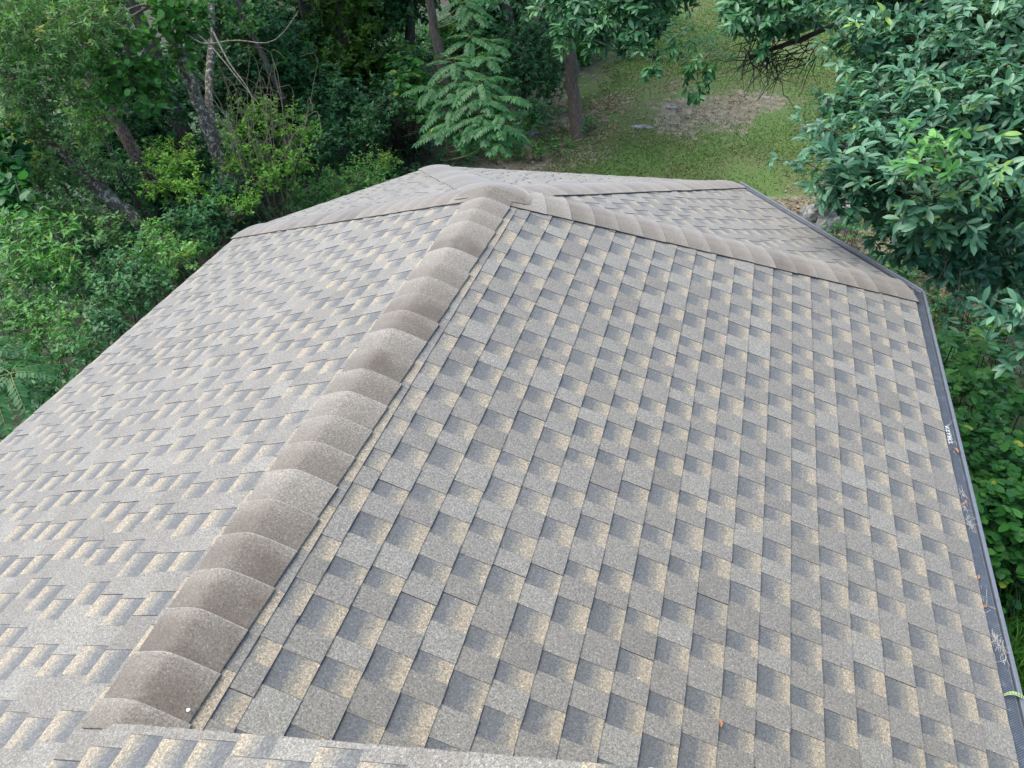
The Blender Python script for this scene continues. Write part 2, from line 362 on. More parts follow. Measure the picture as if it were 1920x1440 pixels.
# ------------------------------------------------------------------ ground
def build_ground():
    def axis(lo, hi, fine_lo, fine_hi, fs, cs):
        a = list(np.arange(lo, fine_lo, cs))+list(np.arange(fine_lo, fine_hi, fs))+list(np.arange(fine_hi, hi+cs, cs)); return np.array(a)
    X = axis(-150, 150, -14, 14, .16, 4); Y = axis(-60, 200, -4, 26, .16, 4)
    gx, gy = np.meshgrid(X, Y); z = G(gx, gy); V = np.stack([gx, gy, z], -1).reshape(-1, 3)
    ny, nx = gx.shape; i = np.arange(ny-1)[:, None]*nx; j = np.arange(nx-1)[None]
    F_ = np.stack([i+j, i+j+1, i+nx+j+1, i+nx+j], -1).reshape(-1, 4)
    t = np.zeros(V.shape[0])
    for px, py, r, amp in ((1270,200,.6,.5),(1370,205,.9,.62),(1440,190,.5,.4),(1260,240,.45,.45),(1120,290,.5,.5),(1350,250,.8,.3),(990,260,.8,.6),(1470,405,.7,.7),(1560,440,.9,.6),(1800,600,1.2,.7),(1040,235,.6,.5),(1140,195,.6,.5)):
        P = ground_at(px, py); t += amp*np.exp(-((V[:, 0]-P.x)**2+((V[:, 1]-P.y)*.75)**2)/r**2)
    wood = 1/(1+np.exp(-( -V[:, 0]-2.4-.10*(V[:, 1]-8))*1.6))         # forest floor to the left
    far = 1/(1+np.exp(-(V[:, 1]-.45*V[:, 0]-24)*1.2)); t = np.clip(t, 0, 1)*(1-np.maximum(wood, far))+2*np.maximum(wood, far)
    return link('ground', raw_mesh('ground', V, F_, t, smooth=True), M['ground'])
g_ = build_ground(); tag(g_, 'grassy ground with bare soil patches around the house', kind='structure'); 
# ------------------------------------------------------------------ house
house = empty('house', (0, 0, 0), 'house seen from above with brown grey shingle roof, ridge caps and dark gutter', 'house')
Az = EZ+H
A = Vector((0, 0, Az)); YR = -1.2985*W; YR2 = -1.332*W; YB = -2.25*W; WL = .9675*W
P4 = Vector((W, .363*W, EZ)); P3 = Vector((.518*W, .9695*W, EZ)); P2 = Vector((-.5443*W, .9695*W, EZ)); P1 = Vector((-WL, .363*W, EZ+H*(1-.9675)))
EXPO = .143
def clip(poly, win):
    """Sutherland-Hodgman, win convex CCW, 2d"""
    for i in range(len(win)):
        a, b = win[i], win[(i+1) % len(win)]; out = []
        if not poly: return []
        def ins(p): return (b[0]-a[0])*(p[1]-a[1])-(b[1]-a[1])*(p[0]-a[0]) >= -1e-9
        for j in range(len(poly)):
            p, q = poly[j], poly[(j+1) % len(poly)]; pi, qi = ins(p), ins(q)
            if pi: out.append(p)
            if pi != qi:
                d1 = (b[0]-a[0])*(p[1]-a[1])-(b[1]-a[1])*(p[0]-a[0]); d2 = (b[0]-a[0])*(q[1]-a[1])-(b[1]-a[1])*(q[0]-a[0]); t = d1/(d1-d2)
                out.append((p[0]+(q[0]-p[0])*t, p[1]+(q[1]-p[1])*t))
        poly = out
    return poly
def shingle_face(name, org, u, s, wins, seed, slope_shift=.165, phase=0, lift=None, top_line=None, jit=.018):
    """org: point on the eave; u along the eave, s up the slope (unit). wins: convex windows in (u,s)"""
    rng = random.Random(seed); mb = MB(); n = u.cross(s)
    if n.z < 0: n = -n
    us = [p[0] for w_ in wins for p in w_]; ss = [p[1] for w_ in wins for p in w_]
    u0, u1, smax = min(us), max(us), max(ss)
    def P(a, b, z, wi=0): return org+u*a+s*b+n*(z+(lift(a, b) if lift and wi else 0))
    for wi, w_ in enumerate(wins):     # underlay
        mb.poly([P(a, b, -.006) for a, b in w_], (0, 0, 1, 1))
    k = 0
    while k*EXPO < smax:
        s0, s1 = k*EXPO, (k+1)*EXPO+.004
        if top_line and k == int(top_line/EXPO): s1 = top_line+.004
        if top_line and k > top_line/EXPO: break
        x = u0-1.2-((k*slope_shift+phase) % 1.0)-rng.uniform(0, jit)+(k % 7 == 3)*.04; tooth = True; joint = 0; pat = []; row_rng = random.Random(seed)
        while x < u1:
            if not pat: pat = list(PATTERNS[row_rng.randrange(3)])
            wd = pat.pop(0)*(1.02+.36*rng.random())
            xa, xb = x, x+wd; x = xb
            gap = 0; seam = False
            joint += wd
            if joint > .98:
                joint = 0; seam = True; gap = .0025 if rng.random() < .9 else .005
            tone = rng.random(); tb = .0066+.0010*rng.random() if tooth else .0043; tt = .0018 if tooth else -.0006
            js = rng.uniform(-.0012, .0012)
            if seam and tooth and rng.random() < .05: tb += .003
            quad = [(xa+gap, s0+js), (xb, s0+js), (xb, s1), (xa+gap, s1)]
            for wi, w_ in enumerate(wins):
                pl = clip(quad, w_)
                if len(pl) < 3: continue
                def z(b): return tt+(tb-tt)*(1-(b-s0)/EXPO)
                top = [P(a, b, z(b), wi) for a, b in pl]
                pts = top; uv = [(a, (b-s0)/EXPO) for a, b in pl]
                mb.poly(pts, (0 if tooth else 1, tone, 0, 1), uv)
                for i in range(len(pl)):
                    j = (i+1) % len(pl); a, b = pl[i], pl[j]
                    if abs(a[1]-s1) < 1e-4 and abs(b[1]-s1) < 1e-4: continue
                    mb.poly([top[i], P(a[0], a[1], -.004, wi), P(b[0], b[1], -.004, wi), top[j]], (0, 0, .55, 1))
            tooth = not tooth
        k += 1
    if top_line:               # narrow last row beside the ridge caps
        x = u0
        while x < u1:
            xb = x+rng.uniform(.12, .24); t_ = rng.random() < .5
            for w_ in wins:
                pl = clip([(x+.001, top_line), (xb, top_line), (xb, smax), (x+.001, smax)], w_)
                if len(pl) < 3: continue
                top = [P(a, b, .0075-.007*min(1, (b-top_line)/.04)) for a, b in pl]
                mb.poly(top, (0 if t_ else 1, rng.random(), 0, 1), [(a, .05+(b-top_line)*.5) for a, b in pl])
                for i in range(len(pl)):
                    j = (i+1) % len(pl); mb.poly([top[i], P(*pl[i], -.004), P(*pl[j], -.004), top[j]], (0, 0, .9, 1))
            x = xb
    return mb.build(name, M['shingle'], house)
PATTERNS = [(.10, .085, .075, .095, .115, .08, .085, .105, .07, .08, .12, .09), (.085, .10, .12, .075, .08, .11, .10, .07, .09, .095, .075, .10), (.12, .08, .085, .115, .10, .085, .14, .09, .08, .105)]
def ccw(p):
    a = sum(p[i][0]*p[(i+1) % len(p)][1]-p[(i+1) % len(p)][0]*p[i][1] for i in range(len(p)))
    return p if a > 0 else p[::-1]
def face_from(name, e0, e1, extra, seed, **k):
    """eave from e0 to e1, apex points in extra"""
    u = (e1-e0).normalized(); m = extra[0]-e0; s = (m-u*m.dot(u)).normalized()
    win = ccw([((p-e0).dot(u), (p-e0).dot(s)) for p in [e0, e1]+extra])
    return shingle_face(name, e0, u, s, [win], seed, **k)
RN = Vector((0, YR, Az))
ov = .015
face_from('roof_slope', Vector((W+ov, P4.y, EZ-ov*H/W)), Vector((W+ov, YR, EZ-ov*H/W)), [RN, A], 3, slope_shift=-.19, top_line=2.930+.016)
face_from('roof_slope', P4, P3, [A], 4)
face_from('roof_slope', P3, P2, [A], 5)
face_from('roof_slope', P2, P1, [A], 6)
# left slope + its taller continuation under the camera
Yv = Vector((0, 1, 0)); up_s = Vector((W, 0, H)).normalized(); eL0 = Vector((-WL, YB, EZ+H*(1-.9675)))
SR = (A-Vector((-WL, 0, eL0.z))).length
wA = ccw([(YR-YB, 0), (P1.y-YB, 0), (-YB, SR), (YR-YB, SR)]); wB = ccw([(0, 0), (YR-YB, 0), (YR-YB, SR), (YR2-YB, SR*2.35), (0, SR*2.35)])
def lift(a, b):
    return 0.011*min(1, max(0, (b-(SR-.12))/.1))
shingle_face('roof_slope', eL0, Yv, up_s, [wA, wB], 7, jit=.13, slope_shift=.20, lift=lift)
# rake board and gable wall below the taller part
mb = MB(); r0 = eL0+up_s*(SR-.02)+Yv*(YR-YB); r1 = eL0+up_s*(SR*2.35)+Yv*(YR2-YB)
nL = Vector((-H, 0, W)).normalized()
mb.extrude([(-.012, .006), (-.012, -.14), (-.04, -.14)], r0, r1, Yv, nL); mb.build('rake_board', M['fascia'], house)
mb = MB(); yw = YR2-.06
def zl(x): return Az+H/W*x-.06
mb.poly([(0.05, yw, Az-.25), (3.9, yw, Az-1.6), (3.9, yw, zl(3.9)), (0.05, yw, zl(.05))]); mb.build('gable_wall', M['siding'], house)
# caps -------------------------------------------------------------------
def caps(name, B, T, d1, d2, seed, butt_at_start=True, expo=.172, hw=.160, start=0., peak=.095, hw2=None):
    """bent cap shingles from B to T along a hip/ridge; d1,d2 unit vectors down both faces"""
    rng = random.Random(seed); mb = MB(); ax = (T-B).normalized(); L = (T-B).length
    n1 = d1.cross(ax); n1 = n1 if n1.z > 0 else -n1; n2 = d2.cross(ax); n2 = n2 if n2.z > 0 else -n2; nm = (n1+n2).normalized()
    cs = [-1, -.8, -.6, -.42, -.28, -.16, -.07, 0, .07, .16, .28, .42, .6, .8, 1]
    def prof(t, h, lift, jx):
        out = []
        for c in cs:
            d, n_ = (d1, n1) if c < 0 else (d2, n2); a = abs(c)*(h if c < 0 or hw2 is None else h+hw2-hw)
            q = B+ax*t+d*a+n_*(lift*(1-.12*abs(c)**3))
            r_ = peak                                    # round the peak
            if a < r_:
                k = 1-a/r_; q = q - nm*(.0085*k*k) 
            q = q+(n_)*(.004*(1-abs(c)))+ax*jx*c
            out.append(q)
        return out
    t = start; tops = []
    while t < L-.07:
        te = min(t+expo+.02, L); te = L if L-te < .1 else te; jit = rng.uniform(-.004, .004); jx = rng.uniform(-.004, .004)
        hb, he = hw+.004+jit, hw-.004+jit
        lb, le = (.0225, .0155) if hw2 else (.0180, .0135)                             # raised butt, low tail
        ts = [t, t+.004, t+(te-t)*.3, t+(te-t)*.65, te] if butt_at_start else [te, te-.004, te-(te-t)*.3, te-(te-t)*.65, t]
        rows = []
        for q, tv in enumerate(ts):
            f = abs(tv-ts[0])/(te-t)
            lf = lb+(le-lb)*f-(.004 if q == 0 else 0)
            rows.append(prof(tv, hb+(he-hb)*f, lf, jx))
        tone = min(1, max(0, rng.gauss(.45, .3)))
        for q in range(4):
            for i in range(len(cs)-1):
                f0, f1 = abs(ts[q]-ts[0])/(te-t), abs(ts[q+1]-ts[0])/(te-t)
                mb.poly([rows[q][i], rows[q][i+1], rows[q+1][i+1], rows[q+1][i]], (0, tone, 0, 1), [(f0, cs[i]), (f0, cs[i+1]), (f1, cs[i+1]), (f1, cs[i])])
        lo = prof(ts[0], hb, .0, jx)
        for i in range(len(cs)-1): mb.poly([rows[0][i], lo[i], lo[i+1], rows[0][i+1]], (0, 0, .6, 1), [(0, 0)]*4)
        for i in (0, len(cs)-1):                         # side edges
            lo2 = [prof(tv, (hb if q == 0 else he), -.002, jx)[i] for q, tv in enumerate(ts)]
            for q in range(4): mb.poly([rows[q][i], rows[q+1][i], lo2[q+1], lo2[q]], (0, 0, .8, 1))
        t += expo
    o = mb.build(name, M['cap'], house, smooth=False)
    me = o.data; sm = np.ones(len(me.polygons), bool); me.polygons.foreach_set('use_smooth', sm)
    # merge doubles so that the shading is continuous across each cap
    import bmesh
    bm = bmesh.new(); bm.from_mesh(me); bmesh.ops.remove_doubles(bm, verts=bm.verts, dist=.0004)
    for e in bm.edges:
        if len(e.link_faces) == 2 and e.calc_face_angle(0) > .6: e.smooth = False
    bm.to_mesh(me); bm.free()
    return o
def down(face_pts, line):      # direction in the face plane, perpendicular to line, pointing away from it
    a, b, c = face_pts; n = (b-a).cross(c-a).normalized(); d = line.cross(n).normalized(); m = (a+b+c)/3
    return d
def hipdirs(Pc, Pl, Pr):       # hip A-Pc with neighbours
    ax = (Pc-A).normalized(); out = []
    for Q in (Pl, Pr):
        v = Q-A; d = (v-ax*v.dot(ax)).normalized(); out.append(d)
    return out
farR = Vector((W, -3, EZ)); farL = Vector((-WL, -3, P1.z))
for i, (Pc, Pl, Pr) in enumerate(((P4, P3, farR), (P3, P2, P4), (P2, P1, P3), (P1, farL, P2))):
    d1, d2 = hipdirs(Pc, Pl, Pr); caps('hip_cap', Pc+(A-Pc).normalized()*.02, A-(A-Pc).normalized()*.10, d1, d2, 20+i, True, start=0.0)
dL, dR = Vector((-W, 0, -H)).normalized(), Vector((W, 0, -H)).normalized()
caps('ridge_cap', Vector((0, .03, Az+.001)), Vector((0, YR-.02, Az)), dL, dR, 31, True, start=0.0, hw=.150, hw2=.180)
# moulded peak piece where ridge and hips meet
mb = MB(); N1, N2 = 40, 8; grid = []
for j in range(N2+1):
    row = []
    for i in range(N1):
        a = 2*math.pi*i/N1; f = j/N2; x_, y_ = .27*f*math.cos(a), (.27 if math.sin(a) > 0 else .08)*f*math.sin(a)
        ux = x_ if True else 0; d_ = math.sqrt(ux*ux+(max(0, y_))**2+.05**2)-.05
        row.append(Vector((x_, y_, Az+.027-.376*d_*1.06-3*max(0, d_-.15)**2-.3*max(0, -y_))))
    grid.append(row)
for j in range(N2):
    for i in range(N1):
        k = (i+1) % N1
        if j == 0: mb.poly([grid[0][0], grid[1][i], grid[1][k]], (0, .72, 0, 1), [(1, 0)]*3)
        else: mb.poly([grid[j][i], grid[j+1][i], grid[j+1][k], grid[j][k]], (0, .72, 0, 1), [((1 if j < N2-1 else .3), 0)]*4)
for i in range(N1):
    k = (i+1) % N1; dz = Vector((0, 0, -.02)); mb.poly([grid[N2][i], grid[N2][i]+dz, grid[N2][k]+dz, grid[N2][k]], (0, 0, .5, 1), [(.5, 0)]*4)
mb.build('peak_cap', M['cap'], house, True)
# gutters -----------------------------------------------------------------
def gutter(P, Q, side):
    mb = MB()
    mb.extrude([(.005, -.03), (-.005, -.14), (.06, -.14), (.075, -.115), (.075, -.075), (.100, -.05), (.102, -.012)], P, Q, side); g = mb.build('gutter', M['gutter'], house)
    g2 = MB(); g2.extrude([(-.03, -.008), (.035, -.018), (.072, -.023), (.077, -.018), (.081, -.034)], P, Q, side); gg = g2.build('gutter_guard', M['guard'], g); gg.location = (0, 0, 0)
    g3 = MB(); g3.extrude([(.084, -.034), (.085, -.012), (.089, -.008), (.101, -.009), (.1035, -.014), (.103, -.03), (.098, -.034)], P, Q, side); gl = g3.build('gutter_lip', M['lip'], g); gl.location = (0, 0, 0)
    return g
X1 = Vector((1, 0, 0)); e34 = (P4-P3).normalized(); n34 = Vector((e34.y, -e34.x, 0)); n34 = n34 if n34.x > 0 else -n34
gutter(Vector((W, YR-.02, EZ)), Vector((W, P4.y+.03, EZ)), X1)
gutter(P4+e34*.03, P3, n34)
for P_, Q_ in ((P4, Vector((W, YB, EZ))), (P3, P4), (P2, P3), (P1, P2), (Vector((-WL, YB, P1.z)), P1)):
    d = (Q_-P_).normalized(); sd_ = Vector((-d.y, d.x, 0)); c_ = Vector((0, -1, 0))
    if sd_.dot((P_+Q_)/2-Vector((0, 0, EZ))) < 0: sd_ = -sd_
    mb = MB(); mb.extrude([(.0, -.016), (.0, -.17), (-.3, -.17)], P_, Q_, sd_); mb.build('fascia', M['fascia'], house)
    mb = MB(); pr = []; z_ = -.16; P0, Q0 = P_-sd_*.3, Q_-sd_*.3
    while z_ > -EZ-.3: pr += [(0, z_), (.012, z_-.12)]; z_ -= .12
    mb.extrude(pr, P0, Q0, sd_); mb.build('wall', M['siding'], house)
#VEG
# ------------------------------------------------------------------ vegetation
def R_(seed): return np.random.default_rng(seed)
def blob_crown(root, blobs, rng, mat, kind, L, nl=7, dens=1., shell=.55, squash=.8, part='crown', tilt=(35, 88), limb=None, tw=True, up=.25, twmat='twig', hub=None, back=.12):
    """blobs: [(px,py,dist,R)] ; every blob gets sprays; thin twigs run to some of them"""
    parts, paths, twg = [], [], []
    for px, py, d, R in blobs:
        c = np.array(at(px, py, d)); n = int(dens*R*R*260)
        P, o = blob_points(c, R, n, rng, squash, shell, up)
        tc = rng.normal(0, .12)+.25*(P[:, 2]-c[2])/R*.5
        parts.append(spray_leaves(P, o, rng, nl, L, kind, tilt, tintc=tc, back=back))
        if tw:
            m = rng.choice(n, max(2, n//3), replace=False)
            for i in m:
                a = P[i]; b = c+(a-c)*.25+rng.normal(0, R*.08, 3)
                if outside_house(np.array([a]))[0]:
                    q = smooth_path([b, (a+b)/2+rng.normal(0, R*.07, 3), a], 5); twg.append((q, np.linspace(.006, .0022, 5)*(L/.1)**.5))
        if limb is not None:
            h = np.array(hub if hub is not None else limb); mid = (h+c)/2+np.array([0, 0, .25])+rng.normal(0, .15, 3)
            paths.append((smooth_path([h, mid, c], 9, .02, rng), np.linspace(.045, .014, 9)*min(1.6, R)))
    foliage(part, parts, M[mat], root)
    if twg: tag(tubes('twigs', twg, M[twmat], root, 4), kind='stuff')
    for p_ in paths: tubes('limb', [p_], M[twmat], root, 6)
def trunk(root, pts, r0, r1, mat, rng, n=18, sides=9, name='trunk'):
    P = smooth_path(pts, n, .015, rng); r = np.linspace(r0, r1, n)*(1+rng.normal(0, .05, n))
    V, F_ = tube_arrays([(P, r)], sides); V += rng.normal(0, r0*.035, V.shape)
    return link(name, raw_mesh(name, V, F_, smooth=True), M[mat], root)
def tree(name, label, cat, base, seed, group=None):
    return empty(name, base, label, cat, group), R_(seed)
def sink(P, d=.25): return Vector((P.x, P.y, float(G(P.x, P.y))-d))

# --- large-leaved tree beside the roof, right
base = Vector((7.3, 6.2, 0)); base.z = float(G(7.3, 6.2))
root, rng = tree('broadleaf_tree', 'large tree with long glossy blue green leaves overhanging the right side of the roof', 'tree', base, 11)
hub = Vector((6.9, 6.0, 4.6))
trunk(root, [base-Vector((0, 0, .3)), Vector((7.2, 6.1, 2)), hub, Vector((6.6, 6.0, 8))], .24, .13, 'bark', rng)
near = [(1760,120,6.9,.62),(1890,60,6.6,.60),(1640,70,7.2,.50),(1850,230,6.2,.62),(1700,250,6.3,.55),(1610,300,6.2,.42),(1575,250,6.6,.26),
        (1760,350,5.9,.50),(1880,370,6.3,.55),(1650,390,6.3,.36),(1575,350,6.2,.24),(1800,460,6.6,.44),(1910,500,7.0,.50),(1720,450,6.5,.34),
        (1700,170,6.8,.5),(1920,180,6.0,.5),(1740,30,7.4,.6),(1580,190,7.0,.24),(1890,-40,7,.8),(1650,-60,7.4,.8),(1980,250,6.2,.8),(1990,60,6.4,.9),(2020,450,6.8,.7)]
blob_crown(root, near, rng, 'lf_big', 'long', .130, nl=9, dens=1.8, shell=.6, limb=True, hub=hub, twmat='dtwig', up=.35)
def sprigs(root, spots, rng, mat, kind, L, nl=9, part='branch', twmat='twig', jit=.05, per=4):
    parts, tw = [], []
    for px, py, d, qx, qy, qd in spots:          # tip, origin
        a, b = np.array(at(px, py, d)), np.array(at(qx, qy, qd)); Q = smooth_path([b, (a+b)/2+np.array([0, 0, .06]), a], 8)
        tw.append((Q, np.linspace(.007, .003, 8)))
        C = Q[np.linspace(3, 7, per).astype(int)]+rng.normal(0, jit, (per, 3)); o = unit((a-b)[None]+rng.normal(0, .15, (per, 3)))
        parts.append(spray_leaves(C, o, rng, nl, L, kind, (25, 80)))
    foliage(part, parts, M[mat], root); tubes('twigs', tw, M[twmat], root, 4)
sprigs(root, [(px_, py_, 5.4, px_+40, py_+45, 5.6) for px_, py_ in ((1740,265),(1765,285),(1700,280),(1720,245))], rng, 'lf_lime2', 'long', .11, per=3)
sprigs(root, [(1452,300,6.0,1560,330,6.1),(1480,362,5.9,1570,350,6.1),(1488,243,6.4,1570,250,6.4),(1500,185,7,1580,200,7),(1510,420,6.2,1600,380,6.2),(1555,425,6.1,1620,400,6.2),
    (1790,600,6.2,1800,500,6.4),(1745,560,6.4,1780,480,6.4),(1830,560,6.4,1830,490,6.5),(1770,520,6.3,1770,440,6.4),(1655,440,6.2,1680,400,6.2),(1620,420,6.3,1650,380,6.3),(1700,500,6.5,1730,440,6.5),
    (1860,560,4.6,1960,640,4.7),(1870,610,4.6,1960,640,4.7),(1885,640,4.7,1970,650,4.7),(1900,580,4.6,1970,620,4.7),(1905,680,4.8,1980,660,4.8)], rng, 'lf_big', 'long', .105)
# limb of the same tree that reaches across the lawn
q0 = at(1600, 20, 8.6)
trunk(root, [hub, q0, at(1530,62,8.8), at(1450,105,8.8), at(1405,108,8.7)], .075, .02, 'dtwig', rng, name='limb')
top = [(1440,0,8.4,.36),(1400,30,8.3,.30),(1475,40,8.6,.26),(1380,5,8.4,.25),(1440,50,8.2,.2),(1510,10,9,.34),(1250,-10,9.2,.34),(1180,10,9.2,.36),(1120,45,9.2,.32),(1080,10,9.2,.32),(1215,45,9.1,.26),(1130,80,9.1,.20),
       (1060,60,9.2,.16),(1210,90,9.1,.14),(1180,75,9.2,.2),(1050,0,9.3,.3),(1320,-60,8.8,.4),(1200,-80,9.2,.8),(1450,-80,8.6,.7)]
blob_crown(root, top, rng, 'lf_far', 'long', .14, nl=9, dens=1.7, shell=.6, part='branch', twmat='twig', limb=None)
sprigs(root, [(1310,205,8.6,1330,110,8.6),(1300,180,8.6,1320,110,8.6),(1318,160,8.6,1330,100,8.6),(1300,140,8.5,1330,100,8.6),(1215,160,9,1225,100,9.1),(1040,115,9.1,1080,70,9.2),(1240,140,9,1240,90,9.1),(1270,110,9,1290,60,9),(1420,120,8.3,1430,80,8.3)], rng, 'lf_deep', 'long', .12, per=5, jit=.05)
tw = []                                            # bare twig tangle under the limb
for i in range(90):
    a = np.array(at(rng.uniform(1390, 1530), rng.uniform(70, 125), rng.uniform(8.4, 9))); L_ = rng.uniform(.15, .55)
    d = unit(np.array([rng.normal(-.3, .6), rng.normal(0, .5), -abs(rng.normal(.5, .4))])); b = a+d*L_*.5+rng.normal(0, .04, 3); c = a+d*L_+rng.normal(0, .09, 3)
    tw.append((smooth_path([a, b, c], 6, .008, rng), np.linspace(.007, .002, 6)))
for px, py in ((1380,155),(1400,170),(1420,160),(1500,215),(1440,180),(1345,140),(1330,120)):
    tw.append((smooth_path([at(1440,108,8.7), at((1440+px)/2+rng.uniform(-15,15), (108+py)/2, 8.6), at(px, py, 8.6)], 9, .015, rng), np.linspace(.009, .0025, 9)))
tubes('bare_twigs', tw, M['dtwig'], root, 4)

# --- stout trunk on the lawn edge
base = sink(ground_at(1085, 262)); root, rng = tree('lawn_edge_tree', 'straight ridged grey brown trunk rising from the edge of the lawn', 'tree', base, 12)
dB = (base-CAM).dot(CF)
trunk(root, [base, at(1076,180,dB-.1), at(1066,90,dB-.5), at(1060,0,dB-.9), at(1050,-300,dB-3)], .145, .10, 'bark_g', rng, 22, 12)
blob_crown(root, [(1075,-60,13,1.4),(960,-80,14,1.4),(1180,-120,14,1.6)], rng, 'lf_far', 'small', .12, nl=8, dens=.5)
# --- slender tree with pinnate fronds
base = sink(ground_at(852, 305)); root, rng = tree('ailanthus_tree', 'slender pale trunk behind the roof peak with tiers of feathery green fronds', 'tree', base, 13)
dB = (base-CAM).dot(CF)
trunk(root, [base, at(840,215,dB-.4), at(828,130,dB-.8), at(808,20,dB-1.3), at(790,-120,dB-2)], .105, .07, 'bark_g', rng, 20, 9)
fp, fr = [], []
whorls = [(850,130,11.6),(900,170,11.3),(840,185,11.4),(880,200,11.2),(930,200,11.2),(850,240,11.2),(900,230,11.1),(935,250,11),(835,262,11.2),(925,275,11),(870,150,11.5),(905,120,11.8),(880,85,12.2),(920,90,12.3),(865,20,12.6),(810,180,11.6),(945,225,11.2),(865,165,11.4),(890,245,11.1),(850,215,11.3),(915,200,11.2),(905,262,11),(885,30,12.5)]
for i, (px, py, d) in enumerate(whorls):
    c = np.array(at(px, py-14, d)); k = 7
    th = rng.uniform(0, 6.28)+np.arange(k)*6.28/k; D = np.stack([np.cos(th), np.sin(th), rng.uniform(-.05, .45, k)], 1)
    p_, q_ = frond_arrays(np.repeat(c[None], k, 0)+rng.normal(0, .03, (k, 3)), D, rng, L=.42, pairs=10, leafl=.12, kind='small'); fp += p_; fr += q_
    t0 = np.array(at(845-(300-py)*.14, py+25, dB-.6)); fr.append((smooth_path([t0, (t0+c)/2+np.array([0, 0, -.1]), c], 7), np.linspace(.018, .008, 7)))
foliage('fronds', fp, M['lf_frond'], root); tubes('stems', fr, M['stem'], root, 4)

# --- leaning trunks on the left
def limb_px(pts): return [at(*p) for p in pts]
lean = []
b1 = sink(ground_at(432, 372)); d1 = (b1-CAM).dot(CF); print('d1', d1)
root, rng = tree('lichen_tree', 'tallest leaning trunk spotted with pale lichen, forking into arched bare branches', 'tree', b1, 14)
D = 11.0
trunk(root, limb_px([(440,400,D+.5),(428,350,D+.3),(405,270,D),(372,195,D-.2),(350,130,D-.4),(325,80,D-.5),(300,30,D-.6),(275,-60,D-.9)]), .105, .07, 'bark_l', rng, 26, 11)
trunk(root, [b1, at(445,415,D+.5), at(434,370,D+.3)], .15, .125, 'bark_l', rng, 8, 11, name='trunk_base')
trunk(root, limb_px([(396,250,D),(392,190,D+.3),(395,120,D+.5),(398,0,D+.7),(395,-80,D+.8)]), .06, .05, 'bark_l', rng, 16, 9, name='second_stem')
br = [[(300,12,D-.6),(262,5,D-.7),(225,28,D-.9),(195,40,D-1),(130,50,D-1.2),(60,52,D-1.5)], [(285,12,D-.6),(262,18,D-.7),(235,42,D-.9),(195,62,D-1),(150,90,D-1.2),(95,117,D-1.3),(75,117,D-1.4)],
      [(322,88,D-.5),(300,92,D-.7),(278,108,D-.8),(258,127,D-.9)], [(240,40,D-.9),(235,60,D-1),(255,92,D-.8),(275,98,D-.8)], [(330,45,D-.5),(380,90,D-.8),(440,70,D-1),(515,90,D-1.2),(560,20,D-1.3)],
      [(350,60,D-.5),(370,62,D-.6),(400,90,D-.9),(440,140,D-1),(485,195,D-1)],[(400,60,D-.9),(430,120,D-1),(470,170,D-1),(480,210,D-1)],[(290,5,D-.6),(320,20,D-.5),(345,70,D-.5),(362,130,D-.3)]]
for i, b in enumerate(br): tubes('branch', [(smooth_path(limb_px(b), 16), np.linspace(.02 if i < 2 else .013, .004, 16))], M['branch'], root, 7)
blob_crown(root, [(230,110,9.9,.45),(255,150,10,.38),(200,170,10,.38),(290,130,10.2,.3),(330,110,10.3,.3),(340,40,10.4,.4),(280,185,10.3,.35),(180,110,10,.35),(360,20,10.4,.4),(240,60,10.3,.35),(310,40,10.0,.28),(290,0,10,.3)], rng, 'lf_mid', 'round', .105, nl=5, dens=1.)
b2 = sink(ground_at(305, 470)); root, rng = tree('leaning_tree', 'lowest leaning dark trunk with a green lichen streak, slanting down towards the roof', 'tree', b2, 15)
D = 10.6
trunk(root, limb_px([(320,500,D+.2),(292,452,D),(240,400,D-.1),(185,355,D-.2),(130,300,D-.3),(70,245,D-.5),(0,190,D-.7),(-80,120,D-.8)]), .105, .075, 'bark_l', rng, 24, 10)
trunk(root, [b2, at(330,520,D+.3), at(305,475,D+.1)], .12, .10, 'bark_l', rng, 8, 10, name='trunk_base')
blob_crown(root, [(60,60,9.3,.55),(150,40,9.5,.5),(30,150,9.2,.5),(110,130,9.5,.42),(-30,60,9,.6),(90,200,9.6,.35),(20,10,9.4,.5),(190,10,9.8,.45),(120,90,9.4,.4),(70,170,9.4,.4),(150,180,9.6,.3),(20,230,9.4,.35),(210,50,9.7,.35)], rng, 'lf_olive', 'narrow', .095, nl=9, dens=1.5)
b3 = sink(ground_at(270, 330)); root, rng = tree('red_bark_tree', 'short visible reddish brown leaning trunk half hidden by vines between two lichen trunks', 'tree', b3, 16)
D = 12.0
trunk(root, [b3, at(290,360,D+.3), at(262,300,D), at(235,250,D-.1), at(205,205,D-.2), at(165,150,D-.3), at(110,60,D-.4)], .125, .09, 'bark_r', rng, 20, 10)
blob_crown(root, [(150,200,11,.4),(170,260,11.2,.35),(130,60,11.5,.6),(60,-30,11,1.0),(180,230,11,.3)], rng, 'lf_olive', 'small', .085, nl=8, dens=1.)
